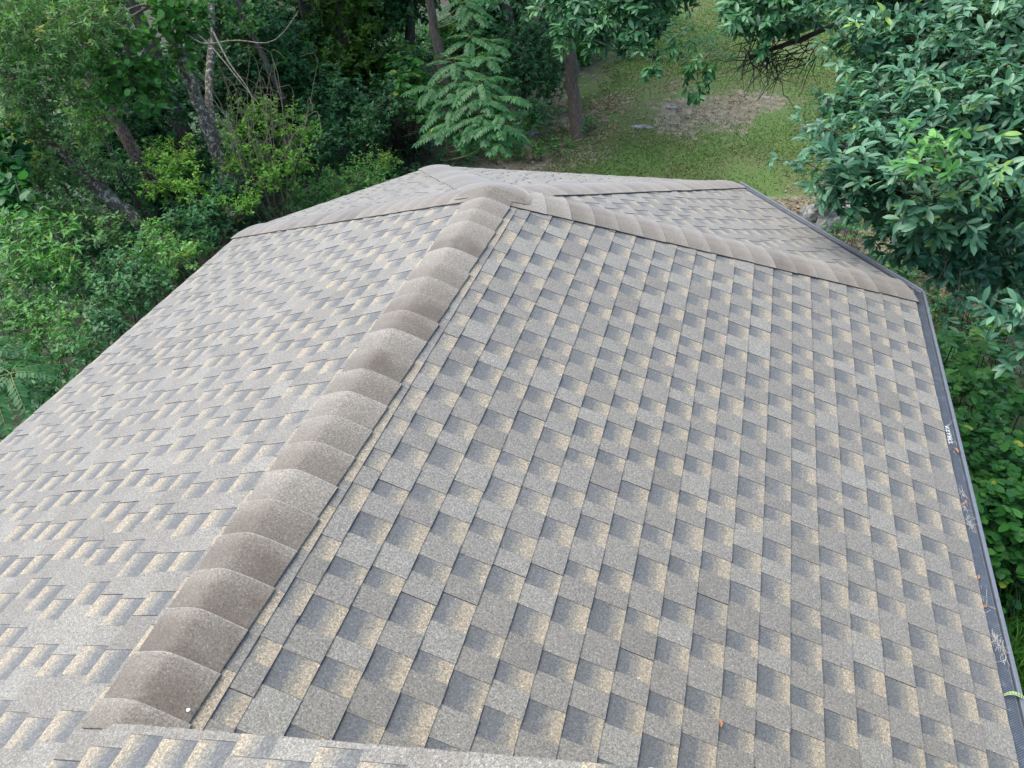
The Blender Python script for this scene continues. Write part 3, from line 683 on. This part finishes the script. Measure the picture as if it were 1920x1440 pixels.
for i, (lab, px, py, tx, ty, d, r) in enumerate([('thin dark trunk in deep shade right of the tallest lichen trunk', 545,210,470,60,13.5,.07),('upright grey trunk standing behind the arched branches at upper left', 295,190,205,20,13,.10),
        ('slim dark sapling trunk beneath the tangled shrubs at left', 268,400,190,250,10.9,.035),('thin bent sapling stem crossing below the lowest leaning trunk', 190,440,60,270,10.4,.028)]):
    b = sink(ground_at(px, py+25)); root, rng = tree('thin_tree', lab, 'tree', b, 50+i, 'thin trees in the left woods')
    trunk(root, [b, at(px, py, d), at((px+tx)/2-6, (py+ty)/2, d-.2), at(tx, ty, d-.3), at(tx-40, ty-90, d-.4)], r, r*.6, 'bark_r' if i == 1 else 'bark', rng, 16, 7)
    blob_crown(root, [(tx, ty-20, d-.6, .35), (tx-40, ty-60, d-.6, .45)], rng, 'lf_mid', 'small', .08, nl=7, dens=.9)

# --- shrubs: (name, label, blobs, material, leaf kind, leaf length, leaves per spray, density)
shr = [
 ('shrub', 'yellow green shrub with airy twigs right of the tallest lichen trunk', [(480,210,10.8,.4),(530,240,10.6,.45),(470,280,10.5,.42),(545,300,10.4,.38),(500,330,10.2,.35),(440,240,10.6,.3),(570,250,10.9,.28),(430,310,10.3,.25)], 'lf_lime', 'small', .062, 8, 1.5),
 ('shrub', 'bright lime green shrub with tiny leaves at the foot of the tallest lichen trunk', [(330,310,10,.36),(300,340,9.9,.36),(360,350,9.9,.34),(290,290,10.2,.3),(345,285,10.2,.25),(400,380,9.8,.22),(450,385,9.8,.25),(470,372,9.9,.2)], 'lf_lime', 'small', .055, 8, 2.0),
 ('shrub', 'dark glossy shrub directly behind the left roof corner', [(400,400,9.7,.34),(360,430,9.5,.36),(430,370,10,.25),(410,350,10.1,.25),(330,400,9.9,.3),(390,385,9.6,.2)], 'lf_deep', 'small', .075, 8, 1.6),
 ('shrub', 'mid green bush with lime flecks under the lowest leaning trunk', [(300,470,8.9,.4),(340,480,8.7,.3),(260,480,9,.4),(370,460,9,.25),(290,430,9.3,.28)], 'lf_mid', 'small', .06, 8, 1.7),
 ('shrub', 'dense dark bush leaning on the left eave halfway down', [(230,550,8.1,.4),(280,530,8.2,.35),(190,590,7.8,.4),(240,500,8.6,.4),(170,540,8.4,.4),(210,610,7.5,.25)], 'lf_deep', 'small', .065, 8, 1.7),
 ('shrub', 'light green bush with hanging leaf tips above the left eave', [(70,440,8.3,.35),(110,480,8.1,.3),(40,480,8.2,.35),(120,430,8.5,.25),(20,420,8.5,.35),(130,520,8,.2)], 'lf_mid', 'narrow', .105, 7, 1.3),
 ('shrub', 'soft mid green bush in the lower left woods', [(60,570,8,.4),(20,600,7.8,.4),(110,600,7.8,.35),(140,640,7.5,.3),(0,540,8.2,.4),(60,640,7.7,.3)], 'lf_mid', 'small', .06, 8, 1.6),
 ('shrub', 'shadowed bush between the eave and the fronds at the left edge', [(110,700,7.3,.32),(170,660,7.3,.28),(60,700,7.6,.3),(20,730,7.2,.3),(80,740,7,.25)], 'lf_deep', 'small', .07, 7, 1.1),
 ('shrub', 'grey green leafy bush hugging the lowest leaning trunk', [(150,260,10.2,.35),(190,300,10.1,.3),(120,330,10,.35),(60,330,10,.4),(60,280,10.1,.4),(10,300,9.8,.4),(150,400,9.9,.35),(200,430,9.7,.35),(90,400,9.6,.35)], 'lf_olive', 'small', .075, 8, 1.3),
 ('shrub', 'rounded broad leaf vine mass at the far left edge', [(10,260,9.4,.3),(20,300,9.3,.25),(10,350,9.2,.35),(40,380,9.1,.3)], 'lf_frond', 'round', .13, 5, 1.),
 ('shrub', 'deep green thicket behind the lowest leaning trunk', [(190,330,11.4,.5),(230,350,11.3,.45),(110,380,11,.6),(30,420,10.4,.6),(170,460,10.3,.5),(230,430,10.6,.45),(100,500,9.6,.5),(40,510,9.5,.5)], 'lf_deep', 'small', .08, 8, 1.2),
 ('shrub', 'low green shrub touching the far left roof edge below the dark wood', [(600,350,11.5,.4),(650,340,12,.45),(690,320,12.4,.4),(560,370,11,.3),(720,300,12.8,.35),(640,370,11.6,.35),(700,345,12,.3)], 'lf_mid', 'small', .06, 8, 1.8),
 ('shrub', 'dark wide shrub in front of the thicket, left of the feathery fronds', [(640,180,14,.6),(700,200,14,.55),(600,220,13.6,.55),(680,240,13.6,.5),(620,260,13.2,.5),(740,170,14.2,.5),(600,160,14.3,.5)], 'lf_deep', 'small', .10, 8, 1.2),
 ('shrub', 'green broad leaf bush behind the slender pale trunk', [(770,150,14.4,.4),(760,190,14,.35),(790,210,13.6,.3),(750,130,14.8,.4)], 'lf_round', 'round', .13, 5, .9),
 ('shrub', 'dark bush right of the feathery fronds under the wood edge', [(980,150,15.5,.6),(1000,210,15,.45),(960,100,15.5,.6),(1020,120,16,.6),(1030,170,16,.4),(960,250,14.5,.3),(990,60,16,.7)], 'lf_deep', 'small', .10, 8, 1.1),
 ('shrub', 'small green weeds beside the stout trunk on the slope', [(1130,170,17.6,.32),(1160,150,18,.35),(1120,200,17,.22),(1050,215,16.5,.25)], 'lf_mid', 'small', .09, 7, 1.6),
]
vine = None
for i, (nm, lab, bl, mat, kd, L, nl, dn) in enumerate(shr):
    c = at(bl[0][0], bl[0][1], bl[0][2]); b = Vector((c.x, c.y, float(G(c.x, c.y))))
    root, rng = tree(nm, lab, 'shrub', b, 100+i, 'shrubs at the edge of the woods')
    blob_crown(root, bl, rng, mat, kd, L, nl=nl, dens=dn*1.25, shell=.75, limb=True, hub=b+Vector((0, 0, .3)), part='foliage', twmat='dtwig' if 'deep' in mat else 'twig')
    if i == 0:                 # long pale arching stems
        P_ = []
        for k in range(34):
            x0, y0 = rng.uniform(430, 560), rng.uniform(260, 350); x1, y1 = x0+rng.normal(-10, 45), rng.uniform(70, 230); d = rng.uniform(10, 10.6)
            P_.append((smooth_path([at(x0, y0, d+.2), at((x0+x1)/2+rng.normal(0, 12), (y0+y1)/2-12, d), at(x1, y1, d-.1), at(x1+rng.normal(0, 40), y1+rng.uniform(-10, 60), d-.25)], 14, .006, rng), np.linspace(.006, .0022, 14)))
        tag(tubes('arching_stems', P_, M['twig'], root, 4), kind='stuff')
# fronds at the left edge
b = ground_at(-60, 760); root, rng = tree('frond_sapling', 'young sapling with bright feathery fronds at the left edge above the eave', 'sapling', b, 131)
fp, fr = [], []
for px, py, d in ((20,700,6.6),(50,720,6.4),(-20,680,6.6),(20,740,6.4)):
    c = np.array(at(px-30, py-20, d)); k = 7; th = rng.uniform(0, 6.28)+np.arange(k)*6.28/k
    p_, q_ = frond_arrays(np.repeat(c[None], k, 0), np.stack([np.cos(th), np.sin(th), rng.uniform(0, .4, k)], 1), rng, L=.42, pairs=10, leafl=.085, kind='small'); fp += p_; fr += q_
    fr.append((smooth_path([b, (np.array(b)+c)/2, c], 7), np.linspace(.02, .008, 7)))
foliage('fronds', fp, M['lf_frond'], root); tubes('stems', fr, M['stem'], root, 4)

# --- wood behind: individual trees
back = [('tall dark tree with layered olive foliage in the middle of the wood', 640,60,16,'lf_dark','flake',.12), ('dark tree behind the slender pale trunk', 740,40,18,'lf_deep','flake',.13), ('shadowy tree above the dark wide shrub', 560,100,17,'lf_deep','flake',.12),
 ('dark green tree between the fronds and the stout trunk', 960,20,18,'lf_deep','flake',.14), ('wood edge tree with lit crown top behind the stout trunk', 1010,70,19,'lf_mid','flake',.13), ('shaded tree at the top of the lawn', 1250,-80,24,'lf_deep','flake',.14),
 ('light green tree behind the arched bare branches', 400,60,15,'lf_mid','flake',.10), ('blue green tree left of the dark wide shrub', 470,100,14.5,'lf_deep','flake',.10), ('pale green tree deep in the upper left corner', 90,20,13.5,'lf_mid','flake',.10),
 ('dim tree behind the reddish trunk', 240,240,14,'lf_deep','flake',.10), ('dim tree behind the left edge thicket', 20,200,13,'lf_deep','flake',.10), ('sunlit tree far back between the lichen trunk and the dark wood', 520,40,19,'lf_lime','flake',.12),
 ('background tree above the feathery fronds', 860,30,20,'lf_mid','flake',.14), ('low dark tree behind the lime green shrubs', 330,220,13.5,'lf_deep','flake',.09)]
for i, (lab, px, py, d, mat, kd, L) in enumerate(back):
    c = at(px, py, d); b = sink(Vector((c.x, c.y, 0))); root, rng = tree('forest_tree', lab, 'tree', b, 200+i, 'trees of the wood behind the house')
    h = c.z
    trunk(root, [b, Vector((c.x+rng.normal(0, .3), c.y, (b.z+h)/2+1)), Vector((c.x+rng.normal(0, .5), c.y, 7.5+rng.uniform(0, 2)))], .14, .07, 'bark', rng, 12, 8)
    bl = []
    for k in range(13): bl.append((px+rng.uniform(-85, 85), py+rng.uniform(-130, 130), d+rng.uniform(-1.2, 1.6), rng.uniform(.55, .9)))
    parts = []
    for q in bl:
        cc = np.array(at(*q[:3])); P, o = blob_points(cc, q[3], int(q[3]**2*210), rng, .55, .8, .3); parts.append(spray_leaves(P, o, rng, 10, L*1.15, kd, (20, 88), tintc=rng.normal(0, .12), back=.2))
    for k in range(3):     # upper crown above the picture
        cc = np.array([c.x+rng.normal(0, 1.3), c.y+rng.normal(0, 1.3), 6.5+rng.uniform(0, 3)]); P, o = blob_points(cc, 1.3, 90, rng, .7, .8, .3); parts.append(spray_leaves(P, o, rng, 8, L*2.2, kd, (20, 88), tintc=0, back=.3))
    foliage('crown', parts, M[mat], root)
# thicket of bare stems with bright ground behind it
b = ground_at(750, 285); root, rng = tree('bare_thicket', 'thicket of thin dark bare stems under the dark wood left of the slender trunk', 'bush', b, 240)
st = []
for k in range(46):
    s0 = b+Vector((rng.normal(0, .35), rng.normal(0, .3), -.1)); e = np.array(at(rng.uniform(700, 790), rng.uniform(190, 250), rng.uniform(12.6, 14)))
    st.append((smooth_path([s0, (np.array(s0)+e)/2+np.array([rng.normal(0, .12), 0, .2]), e], 9, .01, rng), np.linspace(.016, .004, 9)))
tubes('stems', st, M['dtwig'], root, 5)
blob_crown(root, [(720,200,13.4,.4),(760,195,13.6,.35),(700,230,13.2,.3)], rng, 'lf_deep', 'small', .09, nl=7, dens=.9)

# --- right understory
def plant_mass(name, label, cat, pts, hgt, seed, mat, kind, L, n, group=None, nl=5):
    """pts: ground polygon spots (px,py,r)"""
    b = ground_at(*pts[0][:2]); root, rng = tree(name, label, cat, b, seed, group); parts, st = [], []
    for px, py, r in pts:
        g = ground_at(px, py); k = int(n*r*r); a = rng.uniform(0, 6.28, k); rr = r*np.sqrt(rng.uniform(0, 1, k))
        x, y = g.x+rr*np.cos(a), g.y+rr*np.sin(a); top = hgt*(1-.5*(rr/r)**2)
        z = G(x, y)+top*(1-.55*rng.uniform(0, 1, k)**2)
        P = np.stack([x, y, z], 1); o = unit(np.stack([rng.normal(0, .5, k), rng.normal(0, .5, k), np.ones(k)], 1))
        kp = ~((P[:, 0] < W+.32) & (P[:, 1] < 1.4))
        P, o = P[kp], o[kp]
        if len(P) == 0: continue
        parts.append(spray_leaves(P, o, rng, nl, L, kind, (60, 98), flat=.7, back=.06))
        for i in range(0, len(P), 3):
            q = P[i]; st.append((smooth_path([np.array([q[0]+rng.normal(0, .08), q[1]+rng.normal(0, .08), float(G(q[0], q[1]))-.05]), q-np.array([0, 0, .2]), q], 5), np.linspace(.007, .003, 5)))
    foliage('foliage', parts, M[mat], root); tubes('stems', st, M['dtwig'], root, 4); return root
def lift_px(px, py, h):       # ground spot under a point seen at (px,py) h above ground
    r = ray(px, py); t = (h-CAM.z)/r.z; P = CAM+r*t; return P
def px_of(P):
    d = P-CAM; z = d.dot(CF); return 960+FPX*d.dot(CR)/z, 720-FPX*d.dot(CU)/z
def gp(px, py, h, r): P = lift_px(px, py, h); return (*px_of(Vector((P.x, P.y, float(G(P.x, P.y))))), r)
plant_mass('bush', 'bush of large rounded overlapping leaves beside the gutter at the right edge', 'bush', [gp(1850,820,1.2,.5), gp(1890,930,1.2,.45), gp(1840,760,1.2,.4), gp(1910,860,1.2,.5), gp(1960,900,1.2,.6), gp(1860,960,1.1,.35)], 1.3, 301, 'lf_round', 'round', .088, 520)
plant_mass('bush', 'darker rounded leaf bush behind the gutter corner', 'bush', [gp(1810,700,.9,.5), gp(1870,700,.9,.55), gp(1780,640,.8,.4), gp(1930,740,.9,.5), gp(1830,640,.8,.5)], .9, 302, 'lf_mid', 'round', .10, 260)
plant_mass('sprout_patch', 'small bright yellow green sprout among the rounded leaf bush', 'plant', [gp(1885,590,.7,.16), gp(1822,740,1.2,.12), gp(1850,1010,1.0,.14)], .9, 303, 'lf_lime', 'round', .06, 900)
plant_mass('low_plant', 'low leafy weeds around the grey rock by the roof corner', 'plant', [gp(1640,490,.3,.4), gp(1680,520,.3,.4), gp(1580,440,.2,.3), gp(1730,560,.3,.5)], .35, 304, 'lf_mid', 'small', .07, 420, nl=7)
plant_mass('low_plant', 'shaded weeds under the overhanging large leaved tree', 'plant', [gp(1850,600,.4,.8), gp(1900,640,.4,.7), gp(1800,520,.4,.8), gp(1900,500,.5,1.2)], .5, 305, 'lf_deep', 'small', .09, 150, nl=7)
plant_mass('low_plant', 'green undergrowth on the brown slope just behind the roof peak', 'plant', [gp(930,290,.25,.5), gp(975,285,.25,.5), gp(1010,255,.25,.6), gp(1040,290,.2,.4), gp(960,240,.3,.6), gp(890,290,.3,.5), gp(1090,250,.2,.35)], .3, 306, 'lf_mid', 'small', .08, 210, nl=7)
# grass strip
rng = R_(320)
def blades(name, x, y, hgt, wid, mat, label, cat=None, lean=.45):
    n = len(x); z = G(x, y); a = rng.uniform(0, 6.28, n); h = hgt*rng.uniform(.5, 1.2, n); ln = rng.uniform(.1, 1, n)*lean+.1
    d = np.stack([np.cos(a), np.sin(a), np.zeros(n)], 1); s = np.stack([-np.sin(a), np.cos(a), np.zeros(n)], 1)*wid
    B = np.stack([x, y, z-.01], 1); Z = np.array([0, 0, 1.])
    m = B+Z*(h*.6)[:, None]+d*(h*ln*.35)[:, None]; t = B+Z*(h*.85)[:, None]+d*(h*ln*1.1)[:, None]
    V = np.stack([B-s*.8, B+s*.8, m-s, m+s, t], 1).reshape(-1, 3); F_ = (np.array([[0,1,3],[0,3,2],[2,3,4]])[None]+(np.arange(n)*5)[:, None, None]).reshape(-1, 3)
    o = link(name, raw_mesh(name, V, F_, np.repeat(np.clip(rng.normal(.5, .2, n), 0, 1), 5)), M[mat]); return tag(o, label, kind='stuff')
n = 26000; x = rng.uniform(W+.12, W+3.2, n); y = rng.uniform(-3.2, 1.55, n); kp = y < 1.55-.25*np.sin(x*4); blades('long_grass', x[kp], y[kp], .26, .006, 'grass', 'long bright green grass beside the house below the gutter')
# lawn nap
n = 260000; x = rng.uniform(-3.5, 8, n); y = rng.uniform(4.0, 25, n); f = np.sin(x*1.3+2)*np.sin(y*.9)+.5*np.sin(x*3.1)*np.sin(y*2.7+1)+rng.normal(0, .35, n)
kp = (f > -.75) & ((x > -2.2+.1*(y-8)+.25*np.sin(y*3)))
for px, py, r in ((1250,190,1.3),(1360,200,1.5),(1450,190,.9),(1150,225,.7),(1470,400,.7),(1560,440,1.0)):
    P = ground_at(px, py); kp &= ((x-P.x)**2+((y-P.y)*.8)**2 > (r*rng.uniform(.2, 1.1, n))**2)
blades('lawn_grass', x[kp], y[kp], .042, .009, 'lawn', 'short mown lawn grass on the slope behind the house', lean=1.1)
# fallen leaves (litter)
rng = R_(330)
def litter(name, spots, n, L, mat, label):
    parts = []
    for px, py, r, wgt in spots:
        g = ground_at(px, py); k = int(n*wgt); a = rng.uniform(0, 6.28, k); rr = r*np.abs(rng.normal(0, .55, k)); x, y = g.x+rr*np.cos(a), g.y+rr*np.sin(a)*1.3
        P = np.stack([x, y, G(x, y)+rng.uniform(.008, .03, k)], 1); kp = outside_house(P); P = P[kp]; k = len(P)
        ax = unit(np.stack([rng.normal(size=k), rng.normal(size=k), rng.normal(0, .25, k)], 1)); parts.append(leaf_arrays(P, ax, np.array([0, 0, 1.])+rng.normal(0, .4, (k, 3)), L*rng.uniform(.5, 1.2, k), 'small', rng.uniform(0, 1, k)))
    tag(foliage(name, parts, M[mat]), label, kind='stuff')
litter('fallen_leaves', [(990,250,1.2,.7),(1150,200,1.2,1),(1110,240,.9,.7),(1250,170,1.6,.5),(1380,190,1.6,.5),(1480,400,1,.9),(1540,430,1,.9),(1620,480,.9,.7),(1300,220,1.5,.3),(1790,590,.7,.6),(1050,200,1.5,.7),(1000,300,1,.5),(1700,540,.8,.5)], 380, .07, 'lf_dry', 'scattered dry brown leaves lying on the lawn and bare soil')
parts = []                      # undergrowth of the wood
n = 22000; x = rng.uniform(-17, -3.0, n); y = rng.uniform(-2, 19, n); P = np.stack([x, y, G(x, y)+rng.uniform(.02, .55, n)], 1); kp = outside_house(P) & (rng.uniform(size=n) < .9); P = P[kp]
parts.append(spray_leaves(P, unit(np.stack([rng.normal(0, .4, len(P)), rng.normal(0, .4, len(P)), np.ones(len(P))], 1)), rng, 5, .11, 'small', (50, 100)))
n = 2500; x = rng.uniform(-4, 3, n); y = rng.uniform(14, 24, n)+.4*np.abs(x); kp = x < .5*(24-y)-3.5; x, y = x[kp], y[kp]; P = np.stack([x, y, G(x, y)+rng.uniform(.02, .5, len(x))], 1)
parts.append(spray_leaves(P, unit(np.stack([rng.normal(0, .4, len(P)), rng.normal(0, .4, len(P)), np.ones(len(P))], 1)), rng, 5, .12, 'small', (50, 100)))
tag(foliage('undergrowth', parts, M['lf_deep']), 'leafy undergrowth covering the shaded forest floor', kind='stuff')
# rocks
def rock(label, px, py, sz, seed, flatn=.6):
    import bmesh
    from mathutils import noise
    g = ground_at(px, py); bm = bmesh.new(); bmesh.ops.create_icosphere(bm, subdivisions=4, radius=1)
    for v in bm.verts:
        k = 1+.45*noise.noise(v.co*1.3+Vector((seed, 0, 0)))+.25*noise.noise(v.co*3.1+Vector((0, seed, 0)))+.10*noise.noise(v.co*9); c = v.co*k
        v.co = Vector((c.x*sz[0], c.y*sz[1], max(-.3, c.z)*sz[2]*flatn))+g
    me = bpy.data.meshes.new('rock'); bm.to_mesh(me); bm.free(); o = link('rock', me, M['rock']); tag(o, label, 'rock', 'rocks around the lawn')
rock('craggy grey rock on leaf litter beside the roof corner under the large leaved tree', 1552, 420, (.42, .34, .50), 1.3, .9)
rock('grey rock in the shade right of the feathery fronds', 978, 252, (.28, .25, .2), 4.3)
rock('small flat stone showing through the lawn left of the bare soil patch', 1205, 238, (.22, .12, .05), 7.1)
rock('flat pale stone at the upper edge of the bare soil patch', 1262, 202, (.14, .10, .05), 9.7)
# ------------------------------------------------------------------ small things on the roof
def roofR(px, py, off=.012):   # point on the right slope under a pixel
    r = ray(px, py); nrm = Vector((H, 0, W)).normalized(); t = ((A-CAM).dot(nrm)+off)/r.dot(nrm); return CAM+r*t
def plane_z(px, py, z): r = ray(px, py); return CAM+r*((z-CAM.z)/r.z)
def dry_leaf(name, label, P, L, ax, mat, cat='leaf', curl=.35, group=None, wid=.4):
    ax = Vector(ax).normalized(); up = Vector((H*.35, 0, 1)).normalized(); sd_ = ax.cross(up).normalized(); mb = MB(); n = 8; rows = []
    for i in range(n+1):
        t = i/n; w_ = wid*L*math.sin(math.pi*min(1, t*.92+.04))**.8*.5; z = .12*L*math.sin(t*3.1)+curl*L*t*t*.4
        rows.append([P+ax*(t-.5)*L+sd_*w_*k+up*(z+abs(k)*w_*.9+(.0 if k else 0)) for k in (-1, -.5, 0, .5, 1)])
    for i in range(n):
        for j in range(4): mb.poly([rows[i][j], rows[i][j+1], rows[i+1][j+1], rows[i+1][j]])
    o = mb.build(name, M[mat], None, True); m = o.modifiers.new('t', 'SOLIDIFY'); m.thickness = .0008; return tag(o, label, cat, group)
dry_leaf('dry_leaf', 'small curled orange dry leaf lying on the right roof slope', roofR(1349, 1356), .034, (.25, -1, -.1), 'orange', group='dry leaves')
EG = EZ-.012
dry_leaf('dry_leaf', 'orange leaf stuck against the shingle edge on the gutter guard', plane_z(1832, 1083, EG), .035, (.3, 1, 0), 'orange', group='dry leaves')
dry_leaf('dry_leaf', 'pale tan leaf flake on the middle of the gutter guard beside straw', plane_z(1844, 1138, EG), .032, (1, .4, 0), 'orange', group='dry leaves')
dry_leaf('dry_leaf', 'brown leaf flake caught at the gutter lip below the white lettering', plane_z(1790, 845, EG), .05, (.4, -1, 0), 'orange', group='dry leaves')
dry_leaf('dry_leaf', 'tan leaf scrap in the upper straw tangle on the gutter', plane_z(1808, 942, EG), .035, (.4, 1, 0), 'orange', group='dry leaves')
# green leaf blade hanging over the gutter
mb = MB(); pts = [plane_z(1883,1303,EG+.012), plane_z(1893,1298,EG+.02), plane_z(1905,1299,EG+.02), plane_z(1915,1305,EG+.015), plane_z(1935,1318,EG-.02)]
Q = smooth_path(pts, 12)
for i in range(11):
    wa, wb = [.010*math.sin(math.pi*min(.97, max(.08, k/11)))**.6 for k in (i, i+1)]; a, b_ = Vector(Q[i]), Vector(Q[i+1]); s_ = (b_-a).cross(Vector((0, 0, 1))).normalized()
    mb.poly([a-s_*wa, a+Vector((0, 0, -.003)), b_+Vector((0, 0, -.003)), b_-s_*wb]); mb.poly([a+Vector((0, 0, -.003)), a+s_*wa, b_+s_*wb, b_+Vector((0, 0, -.003))])
o = mb.build('leaf_blade', M['blade'], None, True); tag(o, 'pale green narrow leaf blade draped over the gutter at the lower right', 'leaf'); o.modifiers.new('t', 'SOLIDIFY').thickness = .001
# straw wisps
def wisps(label, spots, n, seed):
    rng = R_(seed); P_ = []
    for px, py, r in spots:
        c = np.array(plane_z(px, py, EG))
        for k in range(n):
            a = c+rng.normal(0, r, 3)*np.array([.5, 1, .12]); a[2] = abs(a[2]-EG)*.3+EG+.002; d = unit(rng.normal(size=3)*np.array([.5, 1, .12])); L_ = rng.uniform(.015, .05)
            b2_ = a+d*L_; b2_[2] = max(b2_[2], EG); m_ = (a+b2_)/2+rng.normal(0, .005, 3); m_[2] = max(m_[2], EG+.002); P_.append((smooth_path([a, m_, b2_], 6), np.full(6, .0007)))
    o = tubes('straw_wisps', P_, M['straw'], None, 4); tag(o, label, 'straw', 'straw wisps on the gutter')
wisps('tangle of pale straw on the gutter guard below the white lettering', [(1805,925,.014),(1807,950,.018),(1815,975,.018),(1821,988,.012)], 16, 401)
wisps('tangle of pale straw at the gutter lip lower down', [(1866,1195,.015),(1871,1210,.018),(1880,1225,.014)], 16, 402)
wisps('few thin straws beside the tan leaf flake on the gutter guard', [(1848,1125,.02),(1855,1140,.02),(1835,1095,.015)], 3, 403)
wisps('single straws scattered near the green leaf blade', [(1886,1330,.006),(1790,850,.01)], 2, 404)
wisps('pale flecks along the gutter lip above the tan leaf flake', [(1776,800,.008),(1786,828,.01),(1783,822,.01)], 6, 405)
# lettering on the guard
cu = bpy.data.curves.new('lettering', 'FONT'); cu.body = 'KEYBLL'; cu.size = .036; cu.extrude = .0004; cu.align_x = 'LEFT'; cu.offset = .0006; cu.space_character = 1.08
o = bpy.data.objects.new('lettering', cu); COL.objects.link(o); dg = bpy.context.evaluated_depsgraph_get(); me = bpy.data.meshes.new_from_object(o.evaluated_get(dg)); bpy.data.objects.remove(o)
t0, t1 = plane_z(1769, 798, EZ-.010), plane_z(1785, 821, EZ-.012)
gut = [c for c in house.children if c.name.startswith('gutter')][0]; gd = [c for c in gut.children if c.name.startswith('gutter_guard')][0]
xd = Vector((0, -1, 0)); yd = Vector((1, 0, -.25)).normalized(); yd = -yd*-1
xs = [v.co.x for v in me.vertices]; sx = .165/(max(xs)-min(xs))
for v in me.vertices:
    q = Vector((W+.030, plane_z(1769, 797, EZ-.010).y, EZ-.0135)); a_ = v.co.x*sx; b_ = v.co.y
    v.co = q+xd*a_+Vector((1, 0, -.2)).normalized()*b_*.95+Vector((0, 0, v.co.z+.001))
o = link('lettering', me, M['white'], house)
# pebble + specks
def pebble(label, P, r, mat='peb'):
    import bmesh
    bm = bmesh.new(); bmesh.ops.create_icosphere(bm, subdivisions=2, radius=r)
    for v in bm.verts: v.co = Vector((v.co.x*1.05, v.co.y*.95, v.co.z*.55))+P
    me = bpy.data.meshes.new('pebble'); bm.to_mesh(me); bm.free(); o = link('pebble', me, M[mat]); tag(o, label, 'pebble')
pebble('round white speck on the lowest brown ridge cap', roofR(353, 1331, .03), .0062)
print('verts', sum(len(o.data.vertices) for o in bpy.data.objects if o.type == 'MESH'))
